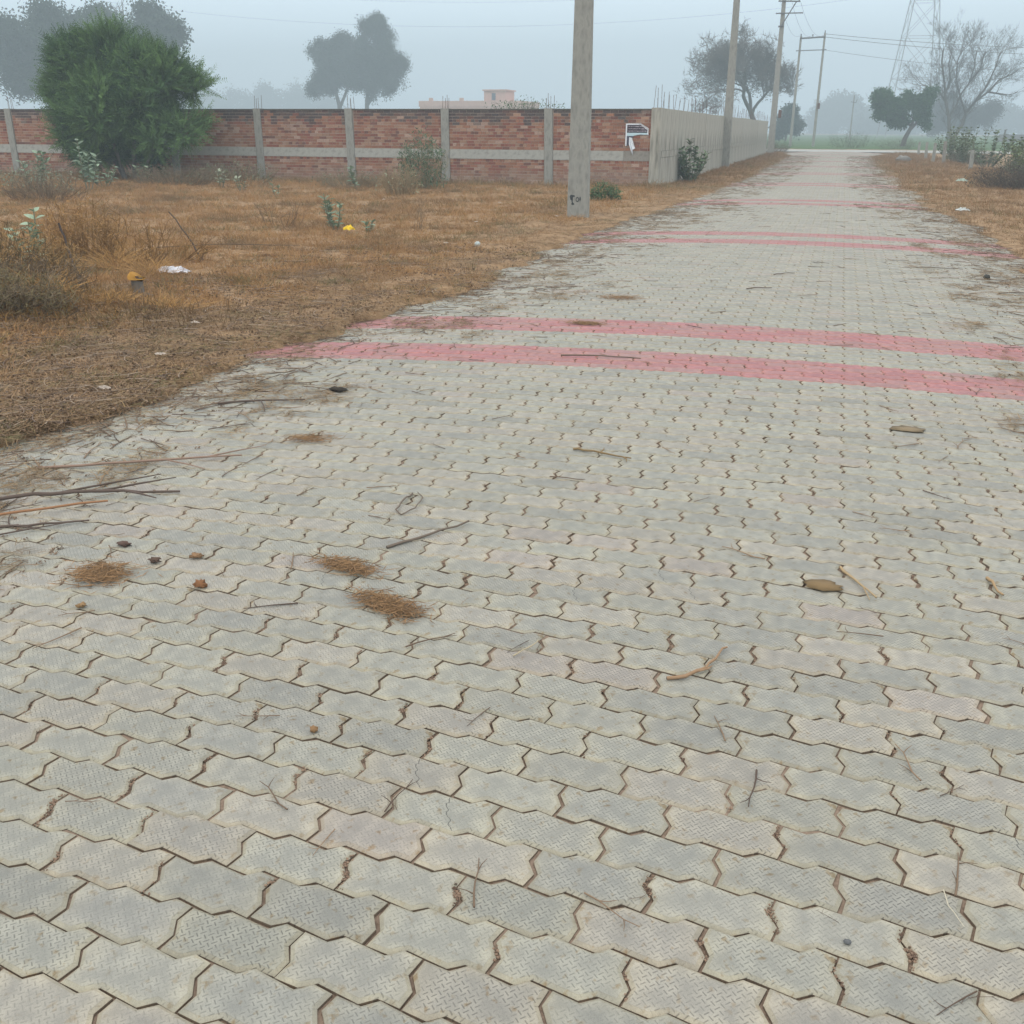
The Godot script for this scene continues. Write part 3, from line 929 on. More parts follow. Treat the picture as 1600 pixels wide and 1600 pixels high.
func build_trees() -> void:
	var leaves := leaf_cluster(14, 0.45, 0.20, 0.55, 1)
	var big := leaf_cluster(26, 0.62, 0.20, 0.6, 2)
	var sprig := feather_sprig(4)
	# dense feathery bush in front of the wall
	var bush := thing("feathery_acacia", "large dark green feathery acacia bush leaning over the left part of the brick wall", "tree", Vector3(-21.4, -0.06, -26.0))
	bush.scale = Vector3.ONE * 1.07
	trunk_of(bush, [[[Vector3(0.1, -0.2, 0), Vector3(0.25, 0.7, 0.1), Vector3(0.5, 1.9, 0.2)], [0.07, 0.055, 0.03]], [[Vector3(-0.1, -0.2, 0), Vector3(-0.5, 0.8, 0.2), Vector3(-1.2, 1.9, 0.3)], [0.07, 0.05, 0.03]], [[Vector3(0.3, -0.2, 0.1), Vector3(0.9, 0.7, 0.2), Vector3(1.6, 1.6, 0.3)], [0.06, 0.045, 0.03]], [[Vector3(0, -0.2, 0.2), Vector3(-0.1, 1.0, 0.5), Vector3(-0.2, 2.2, 0.6)], [0.06, 0.045, 0.03]]])
	crown(bush, sprig, knobbly([[Vector3(0.05, 2.4, 0), Vector3(1.8, 1.5, 1.5)], [Vector3(1.35, 2.0, 0.1), Vector3(1.3, 1.35, 1.2)], [Vector3(-1.0, 2.5, 0.1), Vector3(1.1, 1.05, 1.1)], [Vector3(0.3, 1.1, 0.3), Vector3(1.45, 0.9, 1.2)], [Vector3(0.15, 3.05, 0), Vector3(1.2, 0.75, 1.0)], [Vector3(-0.65, 1.25, 0.3), Vector3(1.15, 0.95, 1.1)], [Vector3(0.3, 1.6, 0.9), Vector3(1.3, 1.2, 0.6)]], 20, 0.30), 8200, 2.0, 0.42, 0.0, Color(0.03, 0.075, 0.027), Color(0.13, 0.225, 0.06), 0.6)
	# hazy broad tree behind it
	var bg := thing("broad_tree", "broad hazy tree with drooping edges behind the feathery acacia", "tree", away(Vector3(-51.5, -0.06, -64.0), 2.0))
	bg.scale = Vector3.ONE * 2.0
	trunk_of(bg, [[[Vector3(-1.5, -0.3, 0), Vector3(-1.2, 2.5, 0), Vector3(-2.5, 5.5, 0)], [0.45, 0.38, 0.2]], [[Vector3(-1.2, 2.0, 0), Vector3(0.8, 4.5, 0.3), Vector3(2.5, 7.0, 0)], [0.33, 0.25, 0.12]], [[Vector3(-1.4, 2.4, 0), Vector3(-4.0, 4.5, 0.4), Vector3(-6.0, 5.5, 0)], [0.25, 0.2, 0.1]]], 1.0)
	crown(bg, big, knobbly([[Vector3(-1.2, 7.1, 0), Vector3(4.0, 2.4, 3.4)], [Vector3(3.6, 6.7, 0), Vector3(3.0, 2.1, 2.6)], [Vector3(-5.0, 6.2, 0.3), Vector3(3.0, 2.0, 2.6)], [Vector3(-6.4, 4.4, 0.5), Vector3(1.9, 1.6, 1.8)], [Vector3(-3.6, 4.4, 0.6), Vector3(1.4, 1.4, 1.4)], [Vector3(-0.6, 5.0, 0), Vector3(2.6, 1.8, 2.0)], [Vector3(5.2, 5.4, 0.3), Vector3(1.7, 1.6, 1.8)]], 13, 0.34), 4300, 3.0, 0.5, 0.04, Color(0.03, 0.045, 0.03), Color(0.06, 0.085, 0.045))
	# twin hazy trees
	var ta := thing("hazy_tree", "shorter left one of the two hazy round trees above the middle of the brick wall", "tree", away(Vector3(-65.0, 0, -130.0), 1.5), "pair of hazy trees beyond the wall")
	ta.scale = Vector3(1.27, 1.46, 1.3)
	trunk_of(ta, [[[Vector3(0.6, -0.3, 0), Vector3(0.6, 4.0, 0), Vector3(-0.8, 8.5, 0)], [0.4, 0.32, 0.18]], [[Vector3(0.6, 3.5, 0), Vector3(2.4, 6.5, 0), Vector3(3.2, 9.0, 0)], [0.25, 0.2, 0.1]]], 1.6)
	crown(ta, big, knobbly([[Vector3(-0.4, 9.4, 0), Vector3(3.2, 3.0, 3.0)], [Vector3(-2.2, 7.0, 0), Vector3(2.5, 2.0, 2.4)], [Vector3(1.2, 10.9, 0), Vector3(2.4, 2.3, 2.2)], [Vector3(2.4, 7.4, 0.4), Vector3(2.6, 2.0, 2.2)], [Vector3(-2.0, 10.6, 0), Vector3(1.8, 1.8, 1.8)], [Vector3(-3.6, 5.6, 0), Vector3(1.3, 0.9, 1.4)]], 11, 0.36), 4000, 3.0, 0.45, -0.02, Color(0.028, 0.042, 0.028), Color(0.05, 0.07, 0.04))
	var tb := thing("hazy_tree", "taller right one of the two hazy round trees above the middle of the brick wall", "tree", away(Vector3(-59.5, 0, -130.0), 1.5), "pair of hazy trees beyond the wall")
	tb.scale = Vector3(1.22, 1.46, 1.3)
	trunk_of(tb, [[[Vector3(-1.5, -0.3, 0), Vector3(-1.2, 4.5, 0), Vector3(0, 9.5, 0)], [0.42, 0.34, 0.2]], [[Vector3(-1.3, 3.8, 0), Vector3(1.4, 7.0, 0), Vector3(3.0, 8.5, 0)], [0.26, 0.2, 0.1]]], 1.7)
	crown(tb, big, knobbly([[Vector3(-0.4, 11.0, 0), Vector3(3.5, 3.6, 3.2)], [Vector3(2.0, 8.6, 0), Vector3(3.3, 2.8, 2.8)], [Vector3(-1.8, 8.0, 0.3), Vector3(2.6, 2.5, 2.4)], [Vector3(0.4, 13.2, 0), Vector3(2.6, 1.9, 2.2)], [Vector3(3.6, 6.6, 0), Vector3(1.8, 1.5, 1.8)], [Vector3(0.6, 5.8, 0.3), Vector3(2.0, 1.3, 1.8)], [Vector3(2.5, 11.6, 0), Vector3(1.6, 1.6, 1.6)]], 11, 0.36), 4900, 3.0, 0.45, -0.02, Color(0.028, 0.042, 0.028), Color(0.05, 0.07, 0.04))
	# twiggy acacia behind the plastered wall
	var tw := thing("twiggy_acacia", "half bare brownish acacia with a leaning trunk behind the plastered wall", "tree", away(Vector3(-6.6, -0.06, -76.0), 1.7))
	tw.scale = Vector3.ONE * 1.7
	var st := MB.new()
	var tips := []
	var how := {"wild": 0.2, "up": 0.03, "taper": 0.72, "kids": [4, 4, 3, 3], "low": 0.35, "spread": 0.62, "shrink": 0.72}
	st.tube([Vector3(0.3, -0.2, 0), Vector3(0.35, 1.2, 0), Vector3(-0.1, 2.4, 0)], [0.24, 0.2, 0.16], 8)
	grow(st, Vector3(-0.1, 2.3, 0), Vector3(-0.75, 0.7, 0.1), 2.4, 0.14, 0, 4, tips, how)
	grow(st, Vector3(-0.05, 2.3, 0), Vector3(-0.2, 1.0, -0.1), 2.2, 0.13, 0, 4, tips, how)
	grow(st, Vector3(0.1, 2.0, 0), Vector3(0.75, 0.8, 0.1), 1.7, 0.11, 0, 4, tips, how)
	put("trunk", st.mesh(), M.bark, tw)
	var tp := []
	var tc := PackedColorArray()
	for t in tips:
		for k in 2:
			tp.append(Transform3D(turned(rng.randf() * TAU, rng.randf_range(-1.2, 1.2), rng.randf_range(-1.2, 1.2), rng.randf_range(0.5, 1.0)), t[0] + Vector3(rng.randfn(), rng.randfn(), rng.randfn()) * 0.22))
			tc.append(Color(0.10, 0.09, 0.075).lerp(Color(0.15, 0.12, 0.095), rng.randf()))
	scatter("twigs", twig_spray(7, 0.7, 9), M.twig, tp, tc, tw)
	crown(tw, leaf_cluster(12, 0.35, 0.13, 0.5, 7), [[Vector3(-1.2, 4.9, 0), Vector3(2.7, 1.8, 2.2)], [Vector3(-2.6, 4.0, 0), Vector3(1.6, 1.3, 1.5)], [Vector3(1.1, 4.3, 0), Vector3(1.5, 1.4, 1.5)]], 380, 2.0, 0.4, 0.0, Color(0.075, 0.085, 0.05), Color(0.11, 0.10, 0.07))
	# small dark tree at the end of the road
	var sm := thing("small_leaning_tree", "small dark green spreading tree with a leaning trunk at the end of the road", "tree", Vector3(5.6, -0.1, -114.0))
	trunk_of(sm, [[[Vector3(-0.1, -0.3, 0), Vector3(0.15, 0.9, 0), Vector3(0.6, 2.0, 0), Vector3(0.8, 3.4, 0)], [0.3, 0.24, 0.18, 0.1]], [[Vector3(0.45, 1.6, 0), Vector3(1.0, 2.3, 0.1), Vector3(1.7, 3.6, 0)], [0.16, 0.13, 0.08]], [[Vector3(0.6, 2.0, 0), Vector3(-0.6, 3.0, 0.2), Vector3(-2.0, 3.8, 0)], [0.14, 0.11, 0.06]]], 1.1)
	crown(sm, leaves, knobbly([[Vector3(1.0, 4.3, 0), Vector3(1.7, 1.35, 1.6)], [Vector3(-0.8, 4.2, 0), Vector3(1.6, 1.1, 1.5)], [Vector3(-2.4, 4.4, 0.1), Vector3(1.25, 0.95, 1.2)], [Vector3(-2.2, 3.2, 0.2), Vector3(0.9, 0.8, 0.9)], [Vector3(-1.2, 2.7, 0.2), Vector3(0.8, 0.7, 0.8)], [Vector3(1.5, 3.3, 0.1), Vector3(1.2, 0.8, 1.1)], [Vector3(1.9, 5.0, 0), Vector3(0.9, 0.6, 0.9)], [Vector3(-0.3, 2.4, 0), Vector3(0.45, 0.45, 0.45)], [Vector3(2.0, 2.2, 0), Vector3(0.3, 0.4, 0.3)]], 11, 0.38), 2600, 1.5, 0.5, -0.2, Color(0.028, 0.07, 0.03), Color(0.07, 0.145, 0.05))
	# bare vase-shaped tree
	var br := thing("bare_tree", "tall bare vase shaped tree with two trunks on the right", "tree", Vector3(11.9, -0.1, -134.0))
	br.scale = Vector3.ONE * 0.87
	var s2 := MB.new()
	var tip2 := []
	var vase := {"wild": 0.13, "up": 0.04, "taper": 0.62, "kids": [3, 3, 3, 3], "low": 0.3, "spread": 0.5, "shrink": 0.74}
	var limbs := [
		[[0, -15], [0, 35], [-12, 110], [-16, 190], [-40, 310], [-50, 430], [-70, 570], [-62, 650]],
		[[-16, 190], [34, 280], [60, 350], [118, 430], [150, 540], [160, 640]],
		[[-40, 310], [-90, 380], [-150, 400], [-200, 420]],
		[[4, 20], [40, 90], [80, 150], [100, 220], [160, 300], [250, 370], [380, 350]],
		[[160, 300], [240, 410], [290, 530], [320, 630]],
		[[100, 220], [70, 310], [30, 450], [40, 580], [70, 650]],
		[[250, 370], [320, 450], [410, 490]],
		[[-44, 350], [-10, 450], [-20, 560], [0, 640]],
		[[118, 430], [190, 520], [220, 640]]]
	for l in range(limbs.size()):
		var pts := []
		var rads := []
		var depth := rng.randf_range(-0.5, 0.5)
		for k in limbs[l].size():
			var h: float = limbs[l][k][1] * 0.0181
			pts.append(Vector3(limbs[l][k][0] * 0.0181 - 0.13 * h, h, depth * k * 0.5 + rng.randf_range(-0.1, 0.1)))
			rads.append((0.30 if l in [0, 3] else 0.15) * lerpf(1.0, 0.22, float(k) / limbs[l].size()))
		s2.tube(pts, rads, 7)
		for k in range(2 if l in [0, 3] else 1, pts.size()):
			var d: Vector3 = (pts[k] - pts[k - 1]).normalized()
			for q in 3:
				grow(s2, pts[k].lerp(pts[k - 1], rng.randf() * 0.8), d + Vector3(rng.randfn() * 0.6, 0.25 + rng.randfn() * 0.2, rng.randfn() * 0.6), rng.randf_range(1.2, 2.0), 0.045, 1, 4, tip2, vase)
	put("trunk", s2.mesh(), M.bark, br)
	var bp := []
	var bc := PackedColorArray()
	for t in tip2:
		for k in 1:
			bp.append(Transform3D(Basis(Quaternion(Vector3.UP, (t[1] + Vector3(rng.randfn(), rng.randfn(), rng.randfn()) * 0.3).normalized())).scaled(Vector3.ONE * rng.randf_range(0.6, 1.1)), t[0]))
			bc.append(Color(0.11, 0.105, 0.10))
	scatter("twigs", twig_spray(2, 0.7, 19), M.twig, bp, bc, br)
	# weeping dense tree behind the bare one
	var we := thing("weeping_tree", "dense grey drooping tree in the haze behind the bare tree", "tree", away(Vector3(14.6, 0, -172.0), 1.4))
	we.scale = Vector3.ONE * 1.4
	trunk_of(we, [[[Vector3(0, -0.3, 0), Vector3(0.1, 2.0, 0), Vector3(0.2, 4.5, 0)], [0.3, 0.25, 0.12]]])
	crown(we, big, knobbly([[Vector3(-0.3, 3.9, 0), Vector3(3.0, 2.4, 2.4)], [Vector3(-1.6, 2.2, 0), Vector3(2.2, 1.9, 2.0)], [Vector3(1.5, 2.4, 0), Vector3(2.0, 1.9, 2.0)], [Vector3(4.2, 3.4, 0), Vector3(1.8, 2.2, 1.6)], [Vector3(5.8, 3.8, 0), Vector3(1.0, 1.5, 1.0)]], 12, 0.36), 2200, 2.6, 0.5, -0.2, Color(0.045, 0.05, 0.04), Color(0.075, 0.075, 0.06))
	var sh := thing("roundish_tree", "small hazy tree behind the third pole at the end of the wall", "tree", away(Vector3(-6.1, 0, -116.0), 1.4))
	sh.scale = Vector3.ONE * 1.4
	trunk_of(sh, [[[Vector3(0, -0.3, 0), Vector3(0.1, 1.0, 0), Vector3(0.0, 2.4, 0)], [0.14, 0.1, 0.06]]])
	crown(sh, leaves, knobbly([[Vector3(0, 2.1, 0), Vector3(1.35, 1.1, 1.2)], [Vector3(0.2, 3.0, 0), Vector3(0.8, 0.6, 0.8)], [Vector3(-0.6, 1.2, 0), Vector3(1.0, 0.9, 0.9)], [Vector3(0.9, 1.3, 0), Vector3(0.8, 0.8, 0.8)]], 10, 0.4), 900, 1.2, 0.5, -0.15, Color(0.025, 0.05, 0.035), Color(0.05, 0.085, 0.05))
	# far masses fading in the haze
	var far := [
		["far_treeline", "faint line of far trees left of the two hazy trees", Vector3(-142, 0, -250), [[Vector3(-9, 5.0, 0), Vector3(6, 6.5, 4)], [Vector3(0, 5.5, 0), Vector3(5, 7.5, 4)], [Vector3(8, 5.5, 0), Vector3(5, 8.5, 4)], [Vector3(14, 4, 0), Vector3(6, 5, 4)], [Vector3(-18, 4, 0), Vector3(7, 6.5, 4)]], 2600],
		["far_treeline", "faint far trees seen between the double pole and the slim pole", Vector3(-1.2, 0, -262), [[Vector3(-3.5, 3, 0), Vector3(3.8, 3.4, 3)], [Vector3(-0.5, 4.4, 0), Vector3(3.6, 3.8, 3)], [Vector3(4, 2.8, 0), Vector3(3.5, 3.0, 3)], [Vector3(7, 2.0, 0), Vector3(3.5, 2.0, 3)]], 1700],
		["far_treeline", "faint far bank of trees at the right behind the bare tree", Vector3(30, 0, -250), [[Vector3(-6, 1.8, 0), Vector3(6, 2.6, 3)], [Vector3(0, 3.2, 0), Vector3(4.5, 4.0, 3)], [Vector3(7, 2.2, 0), Vector3(6, 3.0, 3)]], 1600],
		["far_treeline", "low faint tree bank behind the small leaning tree", Vector3(9, 0, -235), [[Vector3(-5, 1.0, 0), Vector3(5, 1.7, 3)], [Vector3(2, 1.2, 0), Vector3(5, 2.0, 3)]], 900]]
	for f in far:
		var t := thing(f[0], f[1], "trees", away(f[2], 2.2))
		t.scale = Vector3.ONE * 2.2
		crown(t, leaf_cluster(14, 1.3, 0.6, 0.7, 3), knobbly(f[3], 14, 0.34), f[4], 4.0, 0.5, -0.3, Color(0.03, 0.045, 0.03), Color(0.06, 0.075, 0.05))
	var bund := thing("far_field_bund", "low grey earth bund across the fields at the far right", "embankment", Vector3(43, -0.1, -170.0))
	var bs := MB.new()
	bs.prism(Vector3(0, -0.5, 0), Vector2(44, 3.5), Vector3(0, 1.2, 0), Vector2(43, 1.2), 0.2)
	put("bank", bs.mesh(), plain(Color(0.13, 0.125, 0.12), 1.0), bund)

# ---------------------------------------------------------------- house behind the wall
func build_house() -> void:
	var h := thing("flat_roofed_house", "pale pink flat roofed house showing above the brick wall", "house", away(Vector3(-43.5, 0, -118.0), 1.35))
	h.scale = Vector3.ONE * 1.35
	var pink := textured(ramp_texture(0.02, [Color(0.58, 0.36, 0.29), Color(0.66, 0.42, 0.34)], 256, 4, 41), Vector3(0.4, 0.2, 0.4), 0.95)
	var w := MB.new()
	w.box(Vector3(-4.8, -0.3, -8.0), Vector3(7.5, 3.55, 0.0))
	put("wall", w.mesh(), pink, h)
	var pr := MB.new()
	pr.box(Vector3(-4.9, 3.553, -0.2), Vector3(7.6, 4.18, 0.05)); pr.box(Vector3(-4.9, 3.553, -8.0), Vector3(-4.7, 4.18, -0.21)); pr.box(Vector3(7.4, 3.553, -8.0), Vector3(7.6, 4.18, -0.21))
	put("parapet", pr.mesh(), pink, h)
	for x in [-3.4, 0.4]:
		var p := MB.new()
		p.prism(Vector3(x, 4.183, -0.08), Vector2(0.5, 0.22), Vector3(x, 4.5, -0.08), Vector2(0.45, 0.2), 0.02)
		put("parapet_post", p.mesh(), pink, h)
	var s := MB.new()
	s.box(Vector3(3.0, 3.553, -4.0), Vector3(5.6, 5.25, -0.5)); s.box(Vector3(2.85, 5.253, -4.2), Vector3(5.75, 5.4, -0.35))
	put("stair_room", s.mesh(), pink, h)
	var win := MB.new()
	win.box(Vector3(3.95, 4.25, -0.52), Vector3(4.4, 5.0, -0.47))
	put("window", win.mesh(), plain(Color(0.12, 0.14, 0.17), 0.4), h)

# ---------------------------------------------------------------- shrubs and weeds
var leaf_shapes := []
func oval_leaf(as_seed: int, size: float) -> ArrayMesh:
	var r := RandomNumberGenerator.new()
	r.seed = as_seed
	var st := MB.new()
	add_oval(st, Transform3D(Basis.from_scale(Vector3(size, size, size)), Vector3.ZERO), r.randf_range(0.1, 0.3))
	return st.mesh()

func add_oval(st: MB, t: Transform3D, droop: float) -> void:      # broad oval leaf along +z, folded a little along its rib
	var left := []
	var mid := []
	var right := []
	for k in 5:
		var u := k / 4.0
		var w := 0.30 * sin(PI * pow(u, 0.8) * 0.97 + 0.06)
		var y := -droop * u * u
		mid.append(t * Vector3(0, y, u)); left.append(t * Vector3(-w, y + w * 0.25, u)); right.append(t * Vector3(w, y + w * 0.25, u))
	for k in 4:
		st.quad(left[k + 1], mid[k + 1], mid[k], left[k])
		st.quad(mid[k + 1], right[k + 1], right[k], mid[k])

func milkweed(label: String, at: Vector3, h: float, wide: float, stems: int, leaf: float, c: Color, per_leaf := false, bare := 0.25, group := "grey green milkweed shrubs") -> void:
	var t := thing("milkweed_shrub", label, "shrub", at, group)
	var st := MB.new()
	var lv := MB.new()
	st.col = Color(0.2, 0.19, 0.13)
	var count := 0
	for s in stems:
		var a := rng.randf() * TAU
		var r := wide * 0.5 * sqrt(rng.randf())
		var top := Vector3(cos(a) * r, h * rng.randf_range(0.6, 1.0), sin(a) * r)
		var p0 := Vector3(cos(a) * r * 0.2, -0.05, sin(a) * r * 0.2)
		var mid := p0.lerp(top, 0.5) + Vector3(cos(a), 0, sin(a)) * r * 0.15
		st.tube([p0, mid, top], [0.016, 0.012, 0.006], 5)
		var pairs := int(clampf(h / (leaf * 0.62), 3, 11))
		for k in pairs:
			var u := lerpf(bare, 1.0, (k + 0.5) / pairs)
			var p := p0.lerp(mid, u * 2.0) if u < 0.5 else mid.lerp(top, u * 2.0 - 1.0)
			var yaw := a + k * 1.57 + rng.randf_range(-0.3, 0.3)
			for side in 2:
				var size := leaf * rng.randf_range(0.75, 1.15) * (1.0 - 0.35 * absf(u - 0.6))
				var pitch := -rng.randf_range(0.1, 0.9)
				var b := Basis(Vector3.UP, yaw + side * PI) * Basis(Vector3.RIGHT, pitch) * Basis(Vector3.BACK, rng.randf_range(-0.4, 0.4))
				var g := rng.randf_range(0.75, 1.25)
				var cc := Color(c.r * g, c.g * g, c.b * g)
				if per_leaf:
					var one := MB.new()
					one.col = cc
					add_oval(one, Transform3D(Basis.from_scale(Vector3.ONE * size), Vector3.ZERO), rng.randf_range(0.05, 0.3))
					put("leaf", one.mesh(), M.leaf, t).transform = Transform3D(b, p)
				else:
					lv.col = cc
					add_oval(lv, Transform3D(b.scaled(Vector3.ONE * size), p), rng.randf_range(0.05, 0.3))
				count += 1
	put("stem", st.mesh(), M.twig, t)
	if not per_leaf: put("foliage", lv.mesh(), M.leaf, t)

func brush(label: String, at: Vector3, size: Vector3, count: int, c0: Color, c1: Color, called := "dry_bush", category := "bush", group := "", leafiness := 0, lc := Color.BLACK, lw := 0.035) -> void:
	var t := thing(called, label, category, at, group)
	var st := MB.new()
	for k in count:
		var a := rng.randf() * TAU
		var r := sqrt(rng.randf())
		var top := Vector3(cos(a) * r * size.x * 0.5, size.y * rng.randf_range(0.35, 1.0) * (1.15 - 0.5 * r), sin(a) * r * size.z * 0.5)
		var p0 := Vector3(top.x * rng.randf_range(0.3, 0.9), -0.03, top.z * rng.randf_range(0.3, 0.9))
		st.col = c0.lerp(c1, rng.randf())
		var mid := p0.lerp(top, 0.55) + Vector3(rng.randfn(), rng.randfn() * 0.5, rng.randfn()) * size.y * 0.10
		st.tube([p0, mid, top], [0.006, 0.0045, 0.002], 3)
		for j in 3:
			var q := mid.lerp(top, rng.randf())
			var e := q + Vector3(rng.randfn(), rng.randf_range(0.1, 1.0), rng.randfn()).normalized() * size.y * rng.randf_range(0.12, 0.35)
			st.tube([q, q.lerp(e, 0.5) + Vector3(rng.randfn(), rng.randfn(), rng.randfn()) * 0.015, e], [0.003, 0.0025, 0.0015], 3)
	put("stems", st.mesh(), M.twig, t)
	if leafiness > 0:
		var lv := MB.new()
		for k in leafiness:
			var a := rng.randf() * TAU
			var r := pow(rng.randf(), 0.5)
			var p := Vector3(cos(a) * r * size.x * 0.5, size.y * rng.randf_range(0.1, 1.0) * (1.1 - 0.5 * r), sin(a) * r * size.z * 0.5)
			var g := rng.randf_range(0.7, 1.3)
			lv.col = Color(lc.r * g, lc.g * g, lc.b * g)
			blade(lv, p, Vector3(rng.randfn(), rng.randfn(), rng.randfn()).normalized() * rng.randf_range(0.05, 0.11), lw, Vector3(0, -0.01, 0))
		put("foliage", lv.mesh(), M.leaf, t)

func on(x: float, z: float) -> Vector3: return Vector3(x, ground_y(x, z), z)

func build_shrubs() -> void:
	var grey := Color(0.22, 0.285, 0.195)
	milkweed("tall milkweed with pale leaves in front of the feathery acacia", on(-18.3, -20.0), 1.25, 0.7, 4, 0.2, grey)
	milkweed("low bushy milkweed just right of the tall one by the acacia", on(-19.2, -21.8), 0.62, 1.0, 7, 0.17, grey)
	milkweed("pale single milkweed under the right side of the acacia", on(-19.6, -24.2), 0.6, 0.5, 3, 0.2, Color(0.27, 0.32, 0.21))
	milkweed("leafy milkweed at the left end of the field near the wall", on(-19.4, -19.4), 1.0, 0.9, 5, 0.2, grey)
	milkweed("spreading milkweed at the left edge before the leftmost wall pillar", on(-19.8, -18.2), 0.95, 0.9, 5, 0.18, Color(0.22, 0.28, 0.18))
	milkweed("nearest milkweed with broad pale leaves at the left edge among the straw", on(-8.35, -6.5), 0.74, 0.5, 4, 0.135, Color(0.30, 0.37, 0.26), true, 0.2, "")
	milkweed("spindly milkweed with a long bare stalk beside the yellow wrapper", on(-7.85, -12.7), 0.62, 0.55, 5, 0.125, grey, true, 0.15, "")
	milkweed("tiny milkweed right next to the yellow wrapper", on(-7.2, -12.5), 0.26, 0.3, 3, 0.1, grey)
	milkweed("small milkweed low in front of the third brick panel", on(-15.9, -22.3), 0.5, 0.6, 3, 0.17, Color(0.27, 0.29, 0.2))
	milkweed("small milkweed at the foot of the brown stalk", on(-14.8, -21.5), 0.35, 0.5, 3, 0.14, Color(0.27, 0.29, 0.2))
	milkweed("little milkweed sprig alone in the grass before the second pillar", on(-13.2, -20.4), 0.3, 0.35, 2, 0.15, Color(0.27, 0.3, 0.2))
	milkweed("thin milkweed left of the green shrub by the wall", on(-12.2, -23.0), 0.62, 0.5, 3, 0.16, grey)
	milkweed("round dark milkweed bush at the corner of the plastered wall", on(-4.75, -31.8), 1.05, 1.5, 22, 0.2, Color(0.13, 0.185, 0.095), false, 0.05, "")
	milkweed("loose tall shoots rising from the bush at the corner of the plastered wall", on(-4.75, -31.9), 1.5, 0.9, 2, 0.2, Color(0.15, 0.18, 0.11), false, 0.65, "")
	brush("brown dead stalk standing in front of the brick wall", on(-14.85, -21.8), Vector3(0.25, 1.05, 0.25), 4, Color(0.12, 0.07, 0.04), Color(0.3, 0.16, 0.06), "dead_stalk", "plant")
	brush("green leafy shrub before the brick wall near the fourth pillar", on(-10.9, -24.2), Vector3(1.35, 1.55, 0.9), 100, Color(0.2, 0.17, 0.1), Color(0.3, 0.24, 0.13), "leafy_shrub", "shrub", "", 1700, Color(0.085, 0.125, 0.065))
	brush("dry straw coloured bush left of the green leafy shrub", on(-10.4, -21.4), Vector3(1.2, 0.85, 0.9), 150, Color(0.22, 0.15, 0.08), Color(0.38, 0.29, 0.17), "dry_bush", "bush", "dry bushes in the field", 60, Color(0.25, 0.27, 0.17))
	brush("brown dry bush against the foot of the second wall panel", on(-13.0, -24.2), Vector3(2.4, 0.55, 0.9), 190, Color(0.2, 0.15, 0.09), Color(0.28, 0.22, 0.14), "dry_bush", "bush", "dry bushes in the field", 120, Color(0.15, 0.15, 0.09))
	brush("wide brown dry bush below the feathery acacia", on(-18.0, -23.4), Vector3(3.4, 0.6, 1.0), 260, Color(0.14, 0.10, 0.065), Color(0.24, 0.18, 0.11), "dry_bush", "bush", "dry bushes in the field", 120, Color(0.12, 0.12, 0.07))
	brush("dark dry bush at the left before the milkweed", on(-17.0, -16.9), Vector3(2.4, 0.5, 0.9), 190, Color(0.12, 0.08, 0.05), Color(0.25, 0.17, 0.10), "dry_bush", "bush", "dry bushes in the field")
	brush("thin leafless stems in the grass right of the dead stalk", on(-8.9, -12.8), Vector3(1.2, 0.5, 0.5), 14, Color(0.17, 0.11, 0.07), Color(0.26, 0.18, 0.11), "dry_bush", "bush", "dry bushes in the field")
	brush("lone thin dry stalks standing in the grass left of the nearest pole", on(-6.5, -13.0), Vector3(0.7, 0.55, 0.4), 7, Color(0.17, 0.11, 0.07), Color(0.26, 0.18, 0.11), "dry_bush", "bush", "dry bushes in the field")
	brush("round dark green weed behind the nearest pole", on(-5.25, -21.2), Vector3(0.75, 0.42, 0.6), 50, Color(0.08, 0.09, 0.04), Color(0.12, 0.13, 0.05), "green_weed", "weed", "", 500, Color(0.06, 0.095, 0.035))
	brush("grey green twiggy weed at the left before the wall", on(-18.6, -18.6), Vector3(2.2, 0.8, 1.0), 120, Color(0.14, 0.11, 0.075), Color(0.27, 0.22, 0.15), "dry_bush", "bush", "dry bushes in the field", 300, Color(0.19, 0.21, 0.14))
	brush("olive weed patch between the acacia and the second pillar", on(-17.2, -25.2), Vector3(3.0, 0.7, 1.0), 150, Color(0.14, 0.11, 0.07), Color(0.25, 0.2, 0.12), "dry_bush", "bush", "dry bushes in the field", 260, Color(0.14, 0.15, 0.085))
	# vines along the top of the brick wall
	brush("thin green creeper shoots above the brick wall beside the fifth pillar", Vector3(-9.3, 1.75, -28.6), Vector3(2.6, 0.65, 0.7), 55, Color(0.10, 0.10, 0.07), Color(0.16, 0.15, 0.10), "creeper", "creeper", "", 420, Color(0.10, 0.15, 0.085))
	# the thicket on the right
	var dull := Color(0.10, 0.14, 0.07)
	var spots := [[6.6, -40.5, 1.0, "milkweed shrub with yellowish leaves behind the nearest fence post"], [7.0, -37.5, 1.1, "leafy milkweed at the right edge just beyond the brown scrub"], [6.7, -44.5, 1.35, "milkweed in the thicket behind the nearest fence post's top"], [6.5, -50.5, 1.5, "tall milkweed between the first two fence posts"], [6.1, -55.5, 1.75, "tall dark milkweed by the second fence post"], [5.9, -60.0, 1.7, "dark upright milkweed by the middle fence posts"], [6.3, -66.0, 1.3, "milkweed far back in the right hand thicket"], [8.2, -43.0, 1.3, "broad milkweed deep in the right hand thicket"], [8.4, -50.0, 1.2, "milkweed in the back row of the right hand thicket"], [9.6, -46.5, 1.2, "rearmost milkweed at the right border of the thicket"]]
	for k in spots.size():
		var s: Array = spots[k]
		milkweed(s[3], on(s[0] - 0.3, s[1]), s[2] * 1.08, 2.3, 16, 0.2, Color(0.19, 0.225, 0.10) if k == 0 else dull.lerp(Color(0.15, 0.18, 0.09), rng.randf()), false, 0.12, "milkweed thicket on the right")
